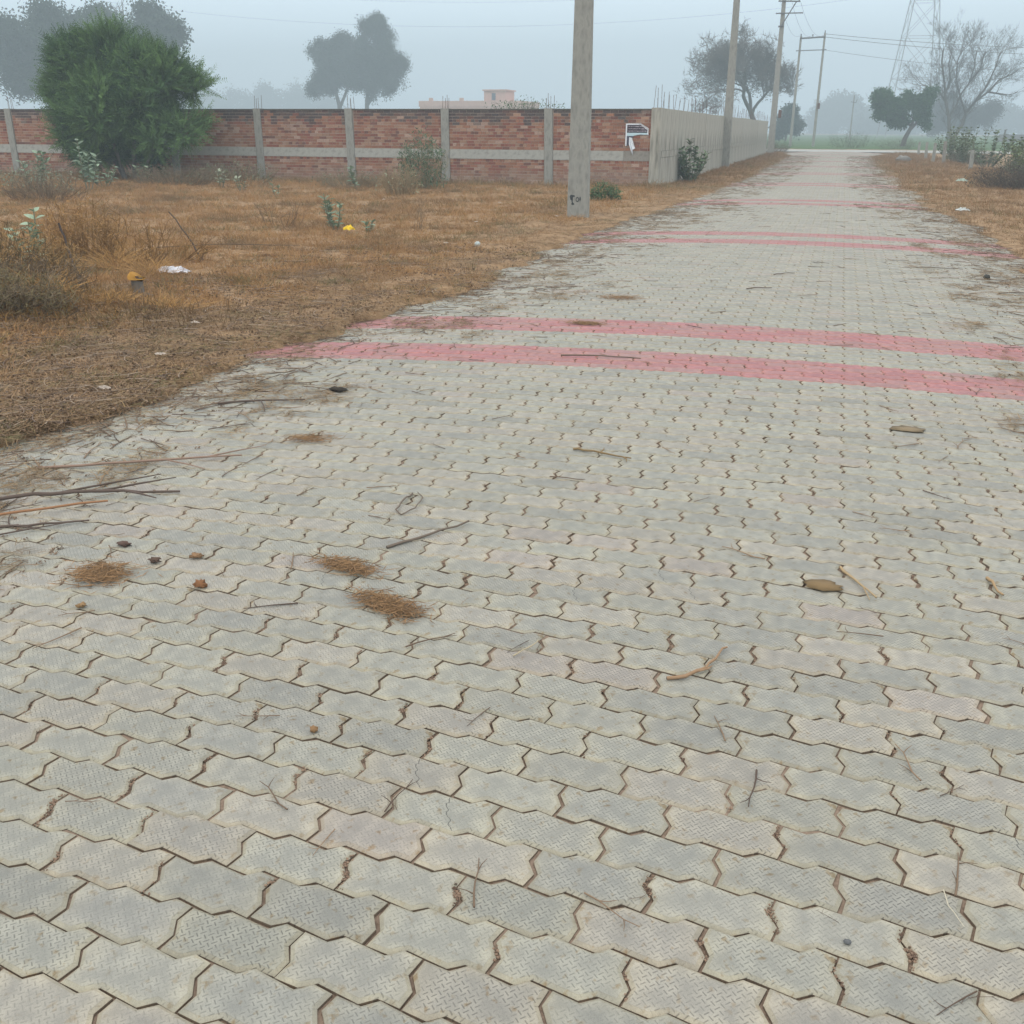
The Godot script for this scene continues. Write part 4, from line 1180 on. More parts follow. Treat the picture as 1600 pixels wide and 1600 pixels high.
	brush("dark brown leafless scrub at the right edge of the verge", on(5.0, -30.6), Vector3(3.4, 0.75, 2.0), 520, Color(0.055, 0.042, 0.035), Color(0.13, 0.10, 0.075), "dry_scrub", "scrub", "", 500, Color(0.06, 0.055, 0.035))
	brush("olive brown undergrowth behind the fence posts", on(7.4, -42.0), Vector3(3.6, 0.75, 9.0), 520, Color(0.09, 0.075, 0.05), Color(0.17, 0.14, 0.09), "dry_scrub", "scrub", "", 900, Color(0.10, 0.11, 0.055))
	brush("brown undergrowth further along the fence", on(6.3, -58.0), Vector3(2.4, 0.75, 14.0), 420, Color(0.09, 0.075, 0.05), Color(0.17, 0.13, 0.09), "dry_scrub", "scrub", "", 700, Color(0.08, 0.095, 0.05))
	brush("tall reedy weeds across the far road beside the slim pole", Vector3(0.4, 0.1, -97.0), Vector3(4.2, 1.5, 2.0), 120, Color(0.07, 0.09, 0.05), Color(0.13, 0.12, 0.08), "reedy_weed", "weed", "", 500, Color(0.06, 0.09, 0.045))
	brush("brown weeds at the foot of the small leaning tree", Vector3(4.6, 0.0, -98.0), Vector3(4.4, 1.1, 2.0), 120, Color(0.09, 0.08, 0.05), Color(0.15, 0.12, 0.08), "reedy_weed", "weed", "", 420, Color(0.07, 0.08, 0.045))
	brush("dark brown scrub between the plastered wall and the double pole", on(-5.2, -79.0), Vector3(3.0, 1.0, 8.0), 260, Color(0.07, 0.055, 0.045), Color(0.13, 0.10, 0.075), "dry_scrub", "scrub", "", 300, Color(0.07, 0.065, 0.04))
	# fence posts
	var fp := [[5.15, -46.9, 0.78, "nearest white concrete fence post in front of the milkweed thicket"], [4.76, -55.4, 1.05, "second concrete fence post, the tallest and greyest"], [4.44, -57.9, 0.95, "third concrete fence post of the row"], [4.5, -64.2, 0.95, "fourth concrete fence post of the row"], [4.72, -74.5, 0.85, "farthest concrete fence post of the row"]]
	for k in fp.size():
		var p: Array = fp[k]
		var o := thing("fence_post", p[3], "fence post", on(p[0], p[1]), "concrete fence posts along the right verge")
		var st := MB.new()
		st.col = Color(1.35, 1.3, 1.25) if k != 1 else Color(0.95, 0.9, 0.88)
		st.prism(Vector3(0, -0.2, 0), Vector2(0.17, 0.16), Vector3(rng.randf_range(-0.06, 0.06), p[2], 0), Vector2(0.14, 0.13), 0.012)
		put("post", st.mesh(), M.concrete, o)
	var lone := thing("wooden_post", "dark lone post out in the field at the far right", "post", Vector3(17.4, -0.1, -134.0))
	bar(Vector3(0, -0.3, 0), Vector3(0.15, 1.75, 0), 0.1, "post", M.bark, lone)
	bar(Vector3(0.0, 1.72, 0), Vector3(0.32, 1.8, 0), 0.04, "peg", M.bark, lone)

# ---------------------------------------------------------------- grass and litter
func tuft(count: int, height: float, spread: float, lean: float, width: float, as_seed: int) -> ArrayMesh:
	var r := RandomNumberGenerator.new()
	r.seed = as_seed
	var st := MB.new()
	for k in count:
		var a := r.randf() * TAU
		var o := Vector3(r.randfn(), 0, r.randfn()) * spread
		o.y = -0.015
		var out := Vector3(cos(a), 0, sin(a))
		var h := height * r.randf_range(0.45, 1.15)
		var g := r.randf_range(0.65, 1.3)
		st.col = Color(g, g * r.randf_range(0.92, 1.04), g * r.randf_range(0.85, 1.05))
		var d := (Vector3.UP + out * lean * r.randf_range(0.1, 1.2)).normalized() * h
		var s := d.cross(Vector3(r.randfn(), 0.2, r.randfn())).normalized() * width * 0.5
		var m := o + d * 0.55
		var e := o + d + out * h * 0.3 * lean - Vector3(0, 0.1 * h, 0)
		st.quad(m - s * 0.8, m + s * 0.8, o + s, o - s)
		st.tri(m - s * 0.8, e, m + s * 0.8)
	return st.mesh()

func mat_of_straw(count: int, radius: float, length: float, width: float, as_seed: int, lift := 0.02) -> ArrayMesh:
	var r := RandomNumberGenerator.new()
	r.seed = as_seed
	var st := MB.new()
	for k in count:
		var a := r.randf() * TAU
		var o := Vector3(r.randfn() * radius * 0.5, absf(r.randfn()) * lift * 0.5 + 0.003, r.randfn() * radius * 0.5)
		var d := Vector3(cos(a), r.randfn() * 0.12, sin(a)) * length * r.randf_range(0.4, 1.2)
		var g := r.randf_range(0.6, 1.35)
		st.col = Color(g, g * r.randf_range(0.93, 1.03), g * r.randf_range(0.85, 1.05))
		var s := d.cross(Vector3.UP + Vector3(r.randfn(), 0, r.randfn()) * 0.6).normalized() * width * 0.5
		var m := o + d * 0.5 + Vector3(r.randfn(), 0.3, r.randfn()) * length * 0.06
		st.tri(o, m - s, m + s)
		st.tri(m + s, m - s, o + d)
	return st.mesh()

func chips(count: int, radius: float, size: float, as_seed: int) -> ArrayMesh:
	var r := RandomNumberGenerator.new()
	r.seed = as_seed
	var st := MB.new()
	for k in count:
		var o := Vector3(r.randfn() * radius, size * 0.2, r.randfn() * radius)
		var g := r.randf_range(0.6, 1.4)
		st.col = Color(g, g, g)
		var b := Basis.from_euler(Vector3(r.randfn() * 0.6, r.randf() * TAU, r.randfn() * 0.6)).scaled(Vector3.ONE * size * r.randf_range(0.4, 1.2))
		var top := o + b * Vector3(0, 0.4, 0)
		var ring := []
		for j in 5: ring.append(o + b * Vector3(cos(TAU * j / 5) * 0.6, -0.15 + r.randf() * 0.2, sin(TAU * j / 5) * 0.6 * r.randf_range(0.6, 1.2)))
		for j in 5: st.tri(top, ring[(j + 1) % 5], ring[j])
	return st.mesh()

func bent_twig(as_seed: int) -> ArrayMesh:
	var r := RandomNumberGenerator.new()
	r.seed = as_seed
	var st := MB.new()
	var pts := []
	var rads := []
	var p := Vector3(-0.5, 0.02, 0)
	var yaw := r.randf_range(-0.3, 0.3)
	for k in 5:
		pts.append(p)
		rads.append(0.017 * (1.0 - 0.14 * k))
		yaw += r.randf_range(-0.45, 0.45)
		p += Vector3(cos(yaw), r.randf_range(-0.05, 0.07), sin(yaw)) * 0.25
	st.tube(pts, rads, 4)
	for k in 2:
		var q: Vector3 = pts[1 + k * 2]
		var a := r.randf_range(0.4, 1.0) * (1 if k else -1)
		st.tube([q, q + Vector3(cos(a), 0.1, sin(a)) * 0.12, q + Vector3(cos(a * 1.2), 0.12, sin(a * 1.2)) * 0.25], [0.011, 0.008, 0.004], 3)
	return st.mesh()

func sown(count: int, zone: int) -> Array:      # seeded points of a zone, thinned to what the camera could see
	var out := []
	var tries := 0
	while out.size() < count and tries < count * 30:
		tries += 1
		var p: Vector3
		if zone == 0:        # plot on the left
			var d := 3.2 + 29.0 * pow(rng.randf(), 1.15)
			p = Vector3(0, 0, EYE.z - d)
			p.x = lerpf(-1.03 * d, -3.3, rng.randf())
			if p.z < WALL_Z + 0.12: continue
		elif zone == 1:      # verge on the right and its far part
			p = Vector3(rng.randf_range(0.9, 8.5), 0, EYE.z - (7.5 + 75.0 * pow(rng.randf(), 1.7)))
			if p.z < -48.0 and p.x > 5.5: continue
		else:                # strip between the plastered wall and the road
			p = Vector3(rng.randf_range(SIDE_X + 0.05, -2.6), 0, rng.randf_range(-80.0, WALL_Z))
		var far := outside(p.x, p.z)
		if far < 0.02: continue
		p.y = ground_y(p.x, p.z)
		if not in_view(p, 0.12): continue
		out.append([p, far])
	return out

func build_grass() -> void:
	var gold := Color(0.425, 0.243, 0.098)
	var tan := Color(0.36, 0.215, 0.10)
	var dark := Color(0.20, 0.135, 0.075)
	var dusty := Color(0.35, 0.235, 0.135)
	var up := tuft(13, 0.105, 0.055, 0.8, 0.005, 51)
	var low := tuft(16, 0.055, 0.06, 1.7, 0.0045, 52)
	var mat := mat_of_straw(34, 0.12, 0.10, 0.003, 53)
	var jobs := [[0, up, 21000, 0], [0, low, 26000, 1], [0, mat, 21000, 2], [1, up, 5000, 0], [1, low, 8000, 1], [1, mat, 7000, 2], [2, up, 2200, 0], [2, low, 4500, 1], [2, mat, 2500, 2]]
	var names := ["dry_grass", "short_dry_grass", "straw_litter"]
	var zones := ["across the plot before the brick wall", "on the right hand verge", "between the plastered wall and the paving"]
	var words := ["standing golden brown dry grass", "short brown dry grass", "flattened dead straw lying"]
	for j in jobs:
		var where := []
		var tints := PackedColorArray()
		for q in sown(j[2], j[0]):
			var p: Vector3 = q[0]
			var far: float = q[1]
			var n := noise.get_noise_2d(p.x * 9.0, p.z * 9.0)
			var n2 := noise.get_noise_2d(p.x * 30.0 + 200.0, p.z * 30.0)
			var dusty_part := clampf(1.25 - far / (1.3 + 1.2 * smoothstep(-9.0, -4.0, p.z)) + n * 1.1, 0.0, 1.0) if j[0] == 0 else clampf(0.8 - far + n, 0.0, 1.0)
			if j[3] == 0 and rng.randf() < dusty_part * 0.97: continue
			if j[3] == 1 and rng.randf() < dusty_part * 0.6: continue
			if j[3] == 2 and rng.randf() > 0.25 + dusty_part: continue
			if n2 > 0.16 and rng.randf() < clampf((n2 - 0.1) * 4.0, 0.0, 0.85): continue
			if j[3] == 0 and n < -0.12 and rng.randf() < 0.6: continue
			var wallside := clampf((p.z - WALL_Z) / 2.5, 0.0, 1.0) if j[0] == 0 else 1.0
			var c := gold.lerp(tan, clampf(0.5 + n2 * 1.6 + rng.randf_range(-0.3, 0.3), 0, 1)).lerp(dark, clampf(n * 1.4 - 0.05 + rng.randf_range(-0.1, 0.25), 0, 0.8))
			c = c.lerp(dusty.lerp(Color(0.24, 0.165, 0.10), clampf(n2 * 2.2 + rng.randf_range(-0.3, 0.45), 0, 1)).lerp(Color(0.42, 0.30, 0.18), 0.5 if rng.randf() < 0.15 else 0.0), dusty_part * 0.85)
			c = c.lerp(Color(0.22, 0.17, 0.10), (1.0 - wallside) * 0.7)
			if j[0] > 0: c = c.lerp(Color(0.24, 0.155, 0.085), 0.5)
			if rng.randf() < (0.05 if noise.get_noise_2d(p.x * 14.0 - 90.0, p.z * 14.0) < 0.2 else 0.3): c = c.lerp(Color(0.13, 0.14, 0.055), 0.7)
			var s := rng.randf_range(0.65, 1.3) * (0.8 + 0.018 * p.distance_to(EYE)) * (1.0 + (1.0 - wallside) * 0.8)
			where.append(Transform3D(turned(rng.randf() * TAU, rng.randf_range(-0.12, 0.12), rng.randf_range(-0.12, 0.12)).scaled(Vector3(s, s * rng.randf_range(0.7, 1.2), s)), p))
			tints.append(c)
		tag(scatter(names[j[3]], j[1], M.straw, where, tints), words[j[3]] + " " + zones[j[0]], "grass", "", "stuff")
	# twigs and dark leaf bits trodden into the bare strip beside the paving
	var bits := []
	var bits_c := PackedColorArray()
	var sticks := []
	var sticks_c := PackedColorArray()
	while bits.size() < 2600:
		var q := sown(1, 0)
		if q.is_empty() or q[0][0].z < -11.0 or q[0][1] > 3.2: continue
		var at: Vector3 = q[0][0]
		bits.append(Transform3D(turned(rng.randf() * TAU, 0, 0, rng.randf_range(0.7, 2.2)), at + Vector3(0, rng.randf_range(0.004, 0.03), 0)))
		bits_c.append(Color(0.13, 0.08, 0.05).lerp(Color(0.34, 0.225, 0.135), rng.randf()))
		if bits.size() % 2 == 0:
			var s := rng.randf_range(0.06, 0.32)
			sticks.append(Transform3D(turned(rng.randf() * TAU, rng.randf_range(-0.1, 0.1), 0).scaled(Vector3(s, minf(s, 0.16), s)), at + Vector3(0, rng.randf_range(0.01, 0.035), 0)))
			sticks_c.append(Color(0.12, 0.08, 0.06).lerp(Color(0.36, 0.27, 0.19), rng.randf()))
	tag(scatter("leaf_litter", chips(7, 0.035, 0.013, 71), M.twig, bits, bits_c), "dark crumbled leaf and bark bits on the bare strip left of the paving", "litter", "", "stuff")
	tag(scatter("twig_scatter", bent_twig(72), M.twig, sticks, sticks_c), "thin dead twigs lying on the bare strip left of the paving", "twigs", "", "stuff")
	# heap of straw and brush at the left
	var heap := []
	var heap_c := PackedColorArray()
	for k in 800:
		var a := rng.randfn(); var b := rng.randfn()
		var p := on(-7.1 + a * 0.8, -4.5 + b * 0.36)
		var s := rng.randf_range(0.9, 1.5) * (1.0 + 0.8 * smoothstep(-6.6, -8.0, p.x))
		heap.append(Transform3D(turned(rng.randf() * TAU, rng.randf_range(-0.5, 0.5), rng.randf_range(-0.5, 0.5), s), p))
		heap_c.append(Color(0.44, 0.25, 0.07).lerp(Color(0.18, 0.115, 0.055), clampf(rng.randf() + 0.25 * a, 0, 1)))
	tag(scatter("straw_heap", up, M.straw, heap, heap_c), "long heap of tangled ochre straw at the left edge in front of the stump", "straw heap", "", "stuff")
	var tussocks := [[-6.1, -4.7, 0.24, "ochre grass tussock right below the cut stump"], [-5.6, -4.9, 0.3, "ochre grass tussock at the right end of the straw heap"], [-6.55, -4.45, 0.4, "orange straw tussock in the middle of the straw heap"], [-8.6, -6.1, 0.55, "dark orange tussock at the left edge under the nearest milkweed"], [-8.0, -7.3, 0.6, "wispy golden weed tussock behind the dark curved branch"], [-7.3, -7.0, 0.45, "wispy golden tussock left of the white plastic bag"]]
	for q in tussocks:
		var t := thing("grass_tussock", q[3], "grass tussock", on(q[0], q[1]), "ochre tussocks round the straw heap")
		var st := MB.new()
		for k in 190:
			var a := rng.randf() * TAU
			var lean := rng.randf_range(0.2, 1.5)
			var h: float = q[2] * rng.randf_range(0.5, 1.15)
			var g := rng.randf_range(0.5, 1.25)
			st.col = Color(0.37 * g, 0.205 * g, 0.07 * g)
			var d := Vector3(cos(a) * lean, 1.0, sin(a) * lean).normalized() * h
			blade(st, Vector3(rng.randfn() * 0.09, -0.02, rng.randfn() * 0.06), d, 0.0045, Vector3(cos(a), -0.9, sin(a)) * h * 0.3)
		put("blades", st.mesh(), M.straw, t)
	brush("tangle of dark dead twigs lying over the straw heap", on(-7.4, -4.8), Vector3(2.4, 0.45, 0.9), 230, Color(0.09, 0.06, 0.04), Color(0.26, 0.19, 0.12), "twig_tangle", "twigs")
	brush("dense dark brush with ochre leaves at the left edge beside the nearest milkweed", on(-8.2, -5.5), Vector3(2.4, 0.72, 1.2), 380, Color(0.10, 0.07, 0.04), Color(0.30, 0.19, 0.08), "dry_brush", "brush", "", 2600, Color(0.27, 0.155, 0.055), 0.009)
	brush("olive and brown weed clump at the left edge in front of the straw heap", on(-6.9, -4.1), Vector3(1.9, 0.42, 0.7), 280, Color(0.12, 0.09, 0.06), Color(0.30, 0.23, 0.14), "dry_brush", "brush", "", 1300, Color(0.125, 0.095, 0.042), 0.009)
	brush("rusty dead weed standing left of the dark curved branch", on(-8.9, -7.9), Vector3(1.4, 0.75, 1.0), 130, Color(0.16, 0.09, 0.04), Color(0.36, 0.20, 0.07), "dead_shrub", "shrub", "", 900, Color(0.28, 0.15, 0.05), 0.01)
	brush("thin brown stems of a dead shrub behind the dark curved branch", on(-7.9, -7.9), Vector3(1.8, 0.5, 0.8), 90, Color(0.13, 0.075, 0.035), Color(0.36, 0.2, 0.07), "dead_shrub", "shrub")

func stick(label: String, pts: Array, r: float, c: Color, called := "stick", category := "stick", group := "", forks := []) -> void:
	var st := MB.new()
	st.col = c
	var o: Vector3 = pts[0]
	var rel := []
	var rads := []
	for k in pts.size():
		if k > 0:
			for j in [1, 2]:
				var q: Vector3 = pts[k - 1].lerp(pts[k], j / 3.0) - o
				rel.append(q + Vector3(rng.randf_range(-1, 1), rng.randf_range(-0.4, 0.4), rng.randf_range(-1, 1)) * minf(r * 1.3, 0.02))
				rads.append(r * (1.0 - 0.6 * (k - 1 + j / 3.0) / pts.size()) * rng.randf_range(0.85, 1.15))
		rel.append(pts[k] - o)
		rads.append(r * (1.0 - 0.6 * k / pts.size()))
	st.tube(rel, rads, 6)
	for f in forks:
		st.tube([f[0] - o, (f[0] + f[1]) / 2 - o + Vector3(0.01, 0.006, 0.008), f[1] - o], [r * 0.6, r * 0.5, r * 0.25], 5)
	var n := put(called, st.mesh(), M.twig)
	n.position = o
	tag(n, label, category, group)

func flat_at(x: float, z: float, up := 0.006) -> Vector3: return Vector3(x, camber(x) + up, z)

func lump(label: String, at: Vector3, size: Vector3, c: Color, called: String, category: String, group := "", rough := 0.25, mat: Material = null) -> void:
	var st := MB.new()
	st.col = c
	var rings := 7
	var segs := 20
	for i in rings + 1:
		var th := PI * i / rings
		for j in segs:
			var ph := TAU * j / segs
			var d := Vector3(sin(th) * cos(ph), cos(th), sin(th) * sin(ph))
			var s := 1.0 + rough * fine.get_noise_3d(d.x * 3.0 + at.x * 7.0, d.y * 3.0, d.z * 3.0 + at.z * 5.0) * 2.0
			st.vert(d * size * 0.5 * s, d)
	for i in rings:
		for j in segs:
			var a := i * segs + j; var b := i * segs + (j + 1) % segs
			for q in [a, a + segs, b, b, a + segs, b + segs]: st.ix.append(q)
	var n := put(called, st.mesh(), mat if mat else M.twig)
	n.position = at
	tag(n, label, category, group)

func crumpled(label: String, at: Vector3, size: Vector3, c: Color, called: String, category: String, group := "") -> void:      # crumpled thin plastic
	var st := MB.new()
	var w := 9
	var g := []
	for i in w:
		for j in w:
			var u := i / (w - 1.0) - 0.5; var v := j / (w - 1.0) - 0.5
			g.append(Vector3(u * size.x + rng.randfn() * size.x * 0.05, size.y * (0.25 + 0.75 * rng.randf()) * (1.0 - 2.6 * (u * u + v * v)), v * size.z + rng.randfn() * size.z * 0.06))
	for i in w - 1:
		for j in w - 1:
			var s := rng.randf_range(0.88, 1.06)
			st.col = Color(c.r * s, c.g * s, c.b * s)
			if Vector2(i - 3.5, j - 3.5).length() > 4.1: continue
			st.tri(g[i * w + j], g[(i + 1) * w + j], g[i * w + j + 1])
			st.tri(g[(i + 1) * w + j], g[(i + 1) * w + j + 1], g[i * w + j + 1])
	var n := put(called, st.mesh(), M.plastic)
	n.position = at
	tag(n, label, category, group)

func straw_clump(label: String, at: Vector3, size: Vector2, count: int, yaw: float) -> void:
	var st := MB.new()
	for k in count * 2:
		var a := rng.randfn() * 0.9 + yaw
		var o := Vector3(rng.randfn() * size.x * 0.24, absf(rng.randfn()) * 0.006 + 0.001, rng.randfn() * size.y * 0.26).rotated(Vector3.UP, -yaw)
		var d := Vector3(cos(a), rng.randfn() * 0.07, sin(a)) * rng.randf_range(0.015, 0.075)
		var g := rng.randf_range(0.4, 1.3)
		st.col = Color(0.235 * g, 0.135 * g, 0.063 * g)
		blade(st, o - d * 0.5, d, 0.0032, Vector3(rng.randfn(), 0.2, rng.randfn()) * 0.008)
	var n := put("straw_clump", st.mesh(), M.straw)
	n.position = at
	tag(n, label, "straw clump", "straw clumps lying on the paving")

func build_litter() -> void:
	# clumps of pine-like straw on the paving
	straw_clump("brown straw clump in front of the long bare stick", flat_at(-1.69, -0.23), Vector2(0.25, 0.10), 330, 0.25)
	straw_clump("largest rusty straw clump, the one nearest the camera", flat_at(-1.42, 0.03), Vector2(0.28, 0.11), 420, 0.35)
	straw_clump("dark golden straw clump at the left side of the paving", flat_at(-2.52, 0.05), Vector2(0.23, 0.16), 420, 0.1)
	straw_clump("small brown straw clump beyond the red cross bands", flat_at(-2.0, -6.75), Vector2(0.42, 0.24), 330, 0.0)
	straw_clump("thin straw clump lying on the upper red cross band", flat_at(-2.0, -5.32), Vector2(0.30, 0.12), 330, 0.0)
	straw_clump("straw scrap next to the ochre twig on the left of the paving", flat_at(-2.62, -1.72), Vector2(0.26, 0.16), 170, -0.3)
	# sticks
	var grey := Color(0.16, 0.125, 0.095)
	stick("long straight grey stick lying in the middle left of the paving", [flat_at(-1.63, -0.44), flat_at(-1.52, -0.6, 0.009), flat_at(-1.42, -0.77, 0.012)], 0.006, grey)
	stick("curled twig loop lying on the paving above the long stick", [flat_at(-1.77, -1.04), flat_at(-1.77, -0.94, 0.012), flat_at(-1.755, -0.82, 0.01), flat_at(-1.715, -0.78), flat_at(-1.685, -0.86, 0.01), flat_at(-1.70, -0.98, 0.012), flat_at(-1.755, -1.06)], 0.004, grey, "twig_loop", "twig")
	stick("forked tan splinter lying at the centre right of the paving", [flat_at(-0.475, 0.235), flat_at(-0.41, 0.19, 0.01), flat_at(-0.375, 0.15, 0.012), flat_at(-0.35, 0.06, 0.012), flat_at(-0.33, 0.0, 0.01)], 0.0055, Color(0.30, 0.19, 0.11), "splinter", "stick", "", [[flat_at(-0.40, 0.18, 0.01), flat_at(-0.36, 0.12, 0.005)]])
	stick("straw coloured splinter beside the flat brown dung pat", [flat_at(-0.005, -0.75), flat_at(0.04, -0.65, 0.01), flat_at(0.11, -0.51, 0.012)], 0.005, Color(0.38, 0.27, 0.15), "splinter", "stick", "", [[flat_at(0.03, -0.68, 0.008), flat_at(0.09, -0.5, 0.004)]])
	stick("short tan splinter near the right edge of the paving", [flat_at(0.49, -0.83), flat_at(0.505, -0.77, 0.009), flat_at(0.525, -0.69, 0.008)], 0.006, Color(0.36, 0.24, 0.13), "splinter", "stick")
	stick("knotted ochre twig lying across the middle of the paving", [flat_at(-1.26, -1.86), flat_at(-1.18, -1.84, 0.01), flat_at(-1.08, -1.82, 0.008), flat_at(-0.96, -1.78, 0.01)], 0.006, Color(0.22, 0.15, 0.075), "knotted_twig", "twig", "", [[flat_at(-1.12, -1.83, 0.008), flat_at(-1.12, -1.92, 0.008)], [flat_at(-1.0, -1.79, 0.008), flat_at(-0.97, -1.72, 0.008)]])
	stick("pale thin blade of straw lying near the lower right corner", [flat_at(0.205, 0.92), flat_at(0.21, 0.97, 0.008), flat_at(0.235, 1.02)], 0.0014, Color(0.5, 0.44, 0.33), "dry_stalk", "straw")
	stick("thin stalk standing out of a joint near the centre", [flat_at(-0.93, 0.24), flat_at(-0.90, 0.19, 0.012), flat_at(-0.88, 0.14, 0.016)], 0.0025, Color(0.40, 0.33, 0.22), "dry_stalk", "straw")
	# bundle of dark branches at the left edge
	var dk := Color(0.115, 0.085, 0.07)
	var g := "fallen branches at the left edge of the paving"
	stick("long dark forked branch reaching in from the left edge", [flat_at(-3.75, -0.42), flat_at(-3.45, -0.56, 0.03), flat_at(-3.2, -0.66, 0.035), flat_at(-3.0, -0.73, 0.03), flat_at(-2.78, -0.82, 0.01)], 0.0095, dk, "fallen_branch", "branch", g, [[flat_at(-3.3, -0.62, 0.03), flat_at(-3.0, -1.0, 0.02)], [flat_at(-3.12, -0.69, 0.03), flat_at(-2.9, -0.97, 0.02)], [flat_at(-3.0, -0.73, 0.03), flat_at(-2.83, -0.72, 0.01)]])
	stick("thin orange brown branch beneath the dark forked branch", [flat_at(-3.6, -0.24), flat_at(-3.3, -0.42, 0.02), flat_at(-3.0, -0.62, 0.02)], 0.007, Color(0.30, 0.155, 0.08), "fallen_branch", "branch", g)
	stick("long thin brown stem behind the dark branch, pointing right", [flat_at(-3.72, -1.02), flat_at(-3.4, -1.10, 0.02), flat_at(-3.05, -1.22, 0.025), flat_at(-2.8, -1.37, 0.012)], 0.007, Color(0.27, 0.18, 0.13), "fallen_branch", "branch", g, [[flat_at(-3.1, -1.2, 0.02), flat_at(-2.86, -1.14, 0.01)], [flat_at(-2.95, -1.28, 0.02), flat_at(-2.78, -1.55, 0.01)]])
	stick("short dark sticks lying in front of the fallen branches", [flat_at(-3.28, -0.28), flat_at(-3.1, -0.34, 0.012), flat_at(-2.94, -0.42, 0.008)], 0.006, dk, "fallen_branch", "branch", g, [[flat_at(-3.22, -0.3, 0.01), flat_at(-3.02, -0.29, 0.006)], [flat_at(-3.2, -0.2, 0.008), flat_at(-3.0, -0.38, 0.01)]])
	stick("dark twig lying near the grass edge beyond the branches", [flat_at(-3.55, -2.35), flat_at(-3.3, -2.42, 0.015), flat_at(-3.05, -2.5, 0.01)], 0.007, dk, "fallen_branch", "branch", g, [[flat_at(-3.3, -2.42, 0.012), flat_at(-3.15, -2.2, 0.008)]])
	stick("dark curved branch sticking up from the straw heap", [on(-7.35, -5.9), on(-7.6, -6.2) + Vector3(0, 0.12, 0), on(-7.85, -6.4) + Vector3(0, 0.36, 0), on(-7.95, -6.45) + Vector3(0, 0.58, 0)], 0.018, Color(0.07, 0.05, 0.04), "curved_branch", "branch")
	stick("thin slanting branch in the dead shrub", [on(-7.4, -8.2), on(-7.65, -8.3) + Vector3(0, 0.28, 0), on(-7.95, -8.4) + Vector3(0, 0.55, 0)], 0.013, Color(0.10, 0.07, 0.05), "slanting_branch", "branch")
	stick("thin grey stem lying across the grass near the yellow wrapper", [on(-8.6, -9.0) + Vector3(0, 0.05, 0), on(-7.8, -9.3) + Vector3(0, 0.08, 0), on(-7.0, -9.9) + Vector3(0, 0.05, 0)], 0.007, Color(0.14, 0.10, 0.07), "grey_stem", "twig")
	for q in [[1.62, -8.55, 0.3, 0.35, "thin dark stick at the right edge of the paving"], [0.95, -10.2, 0.55, 0.1, "long straight twig near the right edge beyond the red bands"], [-0.62, -8.9, 0.3, 0.8, "short slanting twig in the middle of the road beyond the red bands"], [-0.8, -7.7, 0.28, 0.6, "thin tilted twig just before the distant bands"], [-1.6, -4.05, 0.55, 0.12, "dark twig lying along the lower red cross band"]]:
		var c := flat_at(q[0], q[1])
		var d: Vector3 = Vector3(cos(q[3]), 0, -sin(q[3])) * q[2] * 0.5
		stick(q[4], [c - d, c + Vector3(0, 0.008, 0), c + d], 0.006, grey)
	# dung pats, clods, stones
	lump("flat brown dung pat on the right half of the paving", flat_at(-0.06, -0.57, 0.004), Vector3(0.125, 0.012, 0.085), Color(0.20, 0.135, 0.07), "dung_pat", "dung", "", 0.3)
	lump("flat brown dung pat further up the paving", flat_at(0.33, -2.78, 0.004), Vector3(0.16, 0.007, 0.12), Color(0.23, 0.17, 0.105), "dung_pat", "dung", "", 0.3)
	lump("orange brown clod left of the straw clumps", flat_at(-2.11, 0.05, 0.012), Vector3(0.045, 0.022, 0.03), Color(0.25, 0.12, 0.055), "earth_clod", "clod", "", 0.7)
	lump("round dark brown dropping beside the dark straw clump", flat_at(-2.40, -0.1, 0.012), Vector3(0.04, 0.016, 0.028), Color(0.12, 0.075, 0.055), "earth_clod", "clod", "", 0.8)
	lump("dark dropping on the left of the paving, behind the dark straw clump", flat_at(-2.62, -0.22, 0.01), Vector3(0.045, 0.016, 0.03), Color(0.12, 0.075, 0.06), "earth_clod", "clod", "", 0.8)
	lump("small tan clod behind the orange brown clod", flat_at(-2.28, -0.18, 0.01), Vector3(0.045, 0.012, 0.035), Color(0.27, 0.16, 0.085), "earth_clod", "clod", "", 0.8)
	lump("little ochre clod at the left, in front of the dark straw clump", flat_at(-2.41, 0.29, 0.008), Vector3(0.03, 0.012, 0.022), Color(0.29, 0.18, 0.09), "earth_clod", "clod", "", 0.8)
	lump("black dropping on the paving just before the lower red band", flat_at(-2.95, -2.75, 0.012), Vector3(0.11, 0.03, 0.05), Color(0.05, 0.04, 0.035), "earth_clod", "clod", "", 0.45)
	lump("small brown clod on a paver in the lower left", flat_at(-1.31, 0.77, 0.008), Vector3(0.022, 0.015, 0.02), Color(0.27, 0.16, 0.08), "earth_clod", "clod", "", 0.4)
	lump("dark grey pebble in a joint near the bottom right", flat_at(0.015, 1.13, 0.003), Vector3(0.015, 0.009, 0.012), Color(0.13, 0.13, 0.13), "pebble", "pebble")
	lump("pale grey round stone in the grass right of the middle of the plot", on(-4.84, -10.95) + Vector3(0, 0.03, 0), Vector3(0.075, 0.07, 0.07), Color(0.46, 0.5, 0.48), "stone", "stone")
	lump("dark stone on the far right verge", on(2.95, -57.9) + Vector3(0, 0.1, 0), Vector3(0.75, 0.36, 0.5), Color(0.22, 0.2, 0.18), "stone", "stone", "", 0.4)
	lump("black stone on the paving at the right edge", flat_at(1.5, -9.6, 0.02), Vector3(0.07, 0.05, 0.05), Color(0.06, 0.055, 0.05), "stone", "stone")
	# pieces of rubbish
	crumpled("crumpled white plastic bag lying in the grass right of the stump", on(-7.12, -7.15) + Vector3(0, 0.03, 0), Vector3(0.38, 0.10, 0.2), Color(0.72, 0.70, 0.72), "plastic_bag", "plastic bag")
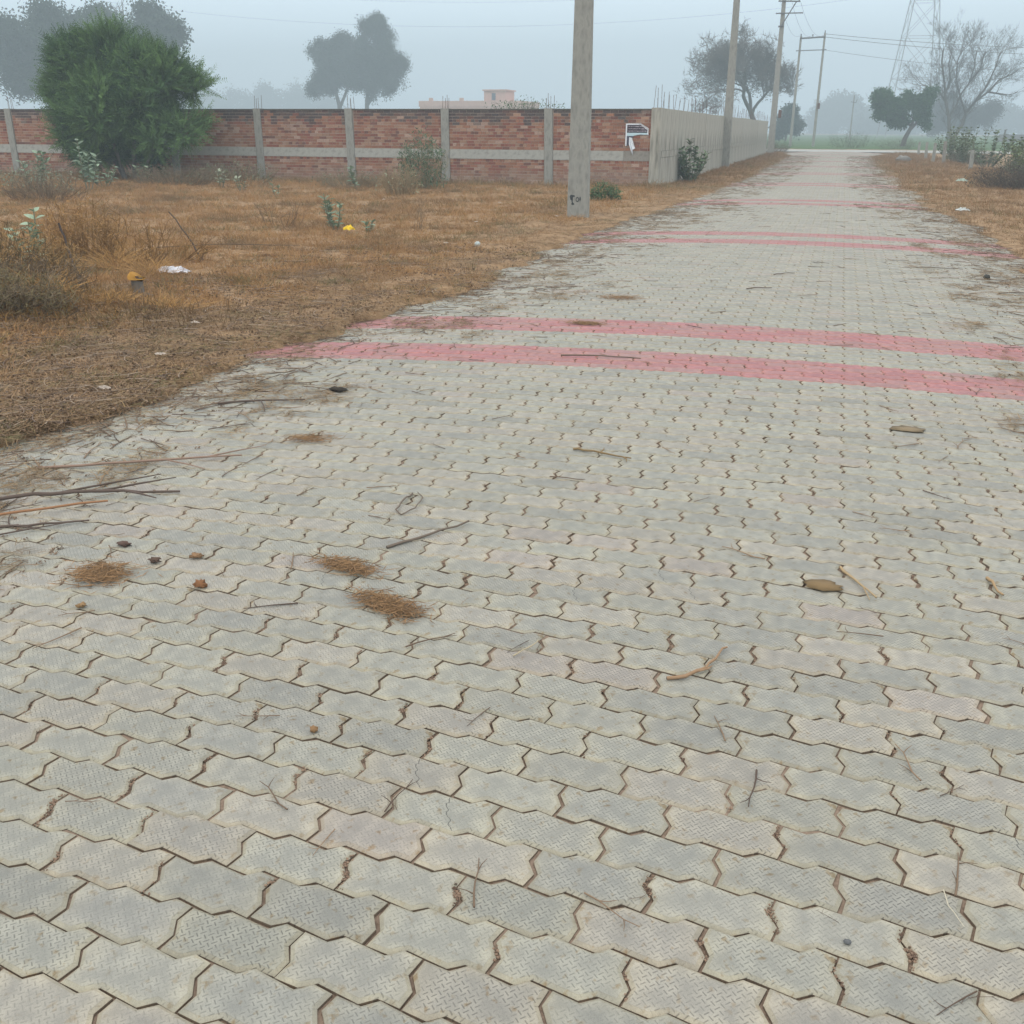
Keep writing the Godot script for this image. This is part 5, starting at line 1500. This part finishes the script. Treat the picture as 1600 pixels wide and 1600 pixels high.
	crumpled("bright yellow wrapper lying beside the spindly milkweed", on(-7.42, -12.3) + Vector3(0, 0.04, 0), Vector3(0.17, 0.10, 0.14), Color(0.85, 0.58, 0.04), "yellow_wrapper", "wrapper")
	crumpled("white plastic scrap on the right verge beside the road", on(2.2, -19.6) + Vector3(0, 0.05, 0), Vector3(0.26, 0.09, 0.16), Color(0.55, 0.56, 0.53), "plastic_scrap", "plastic scrap")
	crumpled("pale green plastic scrap far up the right verge", on(3.45, -32.9) + Vector3(0, 0.08, 0), Vector3(0.34, 0.14, 0.24), Color(0.42, 0.50, 0.42), "plastic_scrap", "plastic scrap")
	var bits := [[-5.28, -10.9, "pinkish white scrap in the grass left of the pale round stone"], [-9.8, -19.1, "white scrap in the grass before the dry bush"], [-9.6, -17.6, "paper scrap beside the dry straw coloured bush"], [-7.1, -19.1, "white scrap low in the grass before the fifth pillar"], [-5.0, -4.35, "pale flat chip on the bare earth right of the straw heap"], [-4.3, -2.3, "pale chip on the dead straw near the paving edge"], [-5.0, -15.9, "white flake beside the foot of the nearest pole"], [-6.0, -14.3, "pale scrap in the grass left of the nearest pole"], [-4.6, -3.3, "whitish flat shard near the edge of the paving"]]
	for b in bits:
		crumpled(b[2], on(b[0], b[1]) + Vector3(0, 0.04, 0), Vector3(0.08, 0.02, 0.045), Color(0.46, 0.38, 0.31), "litter_scrap", "litter", "pale scraps in the dry grass")
	# cut stump
	var sp := thing("tree_stump", "short cut tree stump with a fresh orange top among the straw", "tree stump", on(-6.44, -5.6))
	var st := MB.new()
	st.tube([Vector3(0.03, -0.1, 0), Vector3(0.01, 0.05, 0), Vector3(0, 0.175, 0)], [0.075, 0.055, 0.052], 10)
	put("trunk", st.mesh(), M.bark, sp)
	var tp := MB.new()
	tp.col = Color(0.62, 0.32, 0.07)
	tp.tube([Vector3(0, 0.168, 0), Vector3(0, 0.189, 0), Vector3(0.004, 0.194, 0)], [0.078, 0.083, 0.07], 11)
	put("cut_top", tp.mesh(), M.twig, sp)
	var hole := MB.new()
	hole.col = Color(0.14, 0.08, 0.04)
	hole.tube([Vector3(0.012, 0.18, 0.01), Vector3(0.012, 0.197, 0.01)], [0.02, 0.016], 8)
	put("heart_rot", hole.mesh(), M.twig, sp)
	var off := stump_branch()
	put("side_shoot", off, M.bark, sp)
	# countless twigs, straw and crumbs on the paving
	var twigs := [[], [], []]
	var tint := [PackedColorArray(), PackedColorArray(), PackedColorArray()]
	var straw := []
	var straw_c := PackedColorArray()
	var crumbs := []
	var crumbs_c := PackedColorArray()
	var tries := 0
	while tries < 60000:
		tries += 1
		var d := 1.6 + 70.0 * pow(rng.randf(), 1.8)
		var z := EYE.z - d
		var x := rng.randf_range(-4.3, 2.4)
		var far := outside(x, z)
		if far > 0.15: continue
		var p := flat_at(x, z, 0.003)
		if not in_view(p, 0.05): continue
		var l := absf(x - edge_left(z)); var r := absf(edge_right(z) - x)
		var n := noise.get_noise_2d(x * 20.0 + 31.0, z * 16.0)
		var near_l := exp(-l / (0.42 + 0.012 * d))
		var near_r := exp(-r / (0.46 + 0.006 * d))
		var near := maxf(near_l * (1.0 if z < 1.0 else 0.6), near_r)
		var pick := rng.randf()
		if d > 24.0 and (rng.randf() < 0.55 or near < 0.2): continue
		if pick < near * (0.75 if z > -4.0 else 0.62) + 0.003 and rng.randf() < 0.85:
			var s := rng.randf_range(0.05, 0.28) * (1.0 + 0.02 * d) * (1.0 if near > 0.15 else 0.6)
			var k := rng.randi() % 3
			twigs[k].append(Transform3D(turned(rng.randf() * TAU).scaled(Vector3(s, minf(s, 0.18), s)), p))
			tint[k].append(Color(0.10, 0.07, 0.055).lerp(Color(0.28, 0.19, 0.12), rng.randf()))
		elif pick < 0.8 and near > 0.1 and n > 0.22 - near * 0.42 and rng.randf() < 0.75:
			straw.append(Transform3D(turned(rng.randf() * TAU, 0, 0, rng.randf_range(0.5, 1.1)), p))
			straw_c.append(Color(0.20, 0.14, 0.09).lerp(Color(0.34, 0.225, 0.115), rng.randf()))
		elif near > 0.06 and rng.randf() < near * 0.9:
			crumbs.append(Transform3D(turned(rng.randf() * TAU, 0, 0, rng.randf_range(0.4, 1.3)), p))
			crumbs_c.append(Color(0.12, 0.085, 0.06).lerp(Color(0.30, 0.2, 0.13), rng.randf()))
	# soil and chaff caught in the joints
	for k in 6500:
		var d := 1.5 + 9.0 * pow(rng.randf(), 1.4)
		var row := int(round((EYE.z - d) / PAVER_DEPTH))
		var u := rng.randi_range(-16, 8)
		var x := (u + (0.5 if row & 1 else 0.0)) * PAVER_LENGTH + rng.randf_range(-0.004, 0.004)
		var z := row * PAVER_DEPTH + rng.randf_range(-0.055, 0.055)
		x += 0.0105 * clampf((z - row * PAVER_DEPTH) / 0.018, -1.0, 1.0)
		if fine.get_noise_2d(u * 3.1, row * 2.7) < 0.02: continue
		if outside(x, z) > -0.1: continue
		var p := flat_at(x, z, -0.0055)
		if not in_view(p, 0.05): continue
		crumbs.append(Transform3D(turned(rng.randf() * TAU, 0, 0, rng.randf_range(0.4, 0.95)), p))
		crumbs_c.append(Color(0.11, 0.07, 0.05).lerp(Color(0.28, 0.19, 0.13), rng.randf()))
	for k in 3:
		tag(scatter("twig_litter", bent_twig(61 + k), M.twig, twigs[k], tint[k]), "countless small brown twigs strewn over the paving and its edges", "twigs", "strewn twigs", "stuff")
	tag(scatter("straw_scatter", mat_of_straw(22, 0.12, 0.11, 0.004, 65, 0.008), M.straw, straw, straw_c), "thin mats of straw drifting over the edges of the paving", "straw", "", "stuff")
	tag(scatter("crumb_litter", chips(6, 0.009, 0.0075, 66), M.twig, crumbs, crumbs_c), "brown crumbs of soil, bark and leaf in the joints of the paving", "litter", "", "stuff")

func stump_branch() -> ArrayMesh:
	var st := MB.new()
	st.tube([Vector3(0.04, 0.0, 0.02), Vector3(0.12, 0.04, 0.03), Vector3(0.2, 0.03, 0.05)], [0.02, 0.015, 0.008], 6)
	return st.mesh()
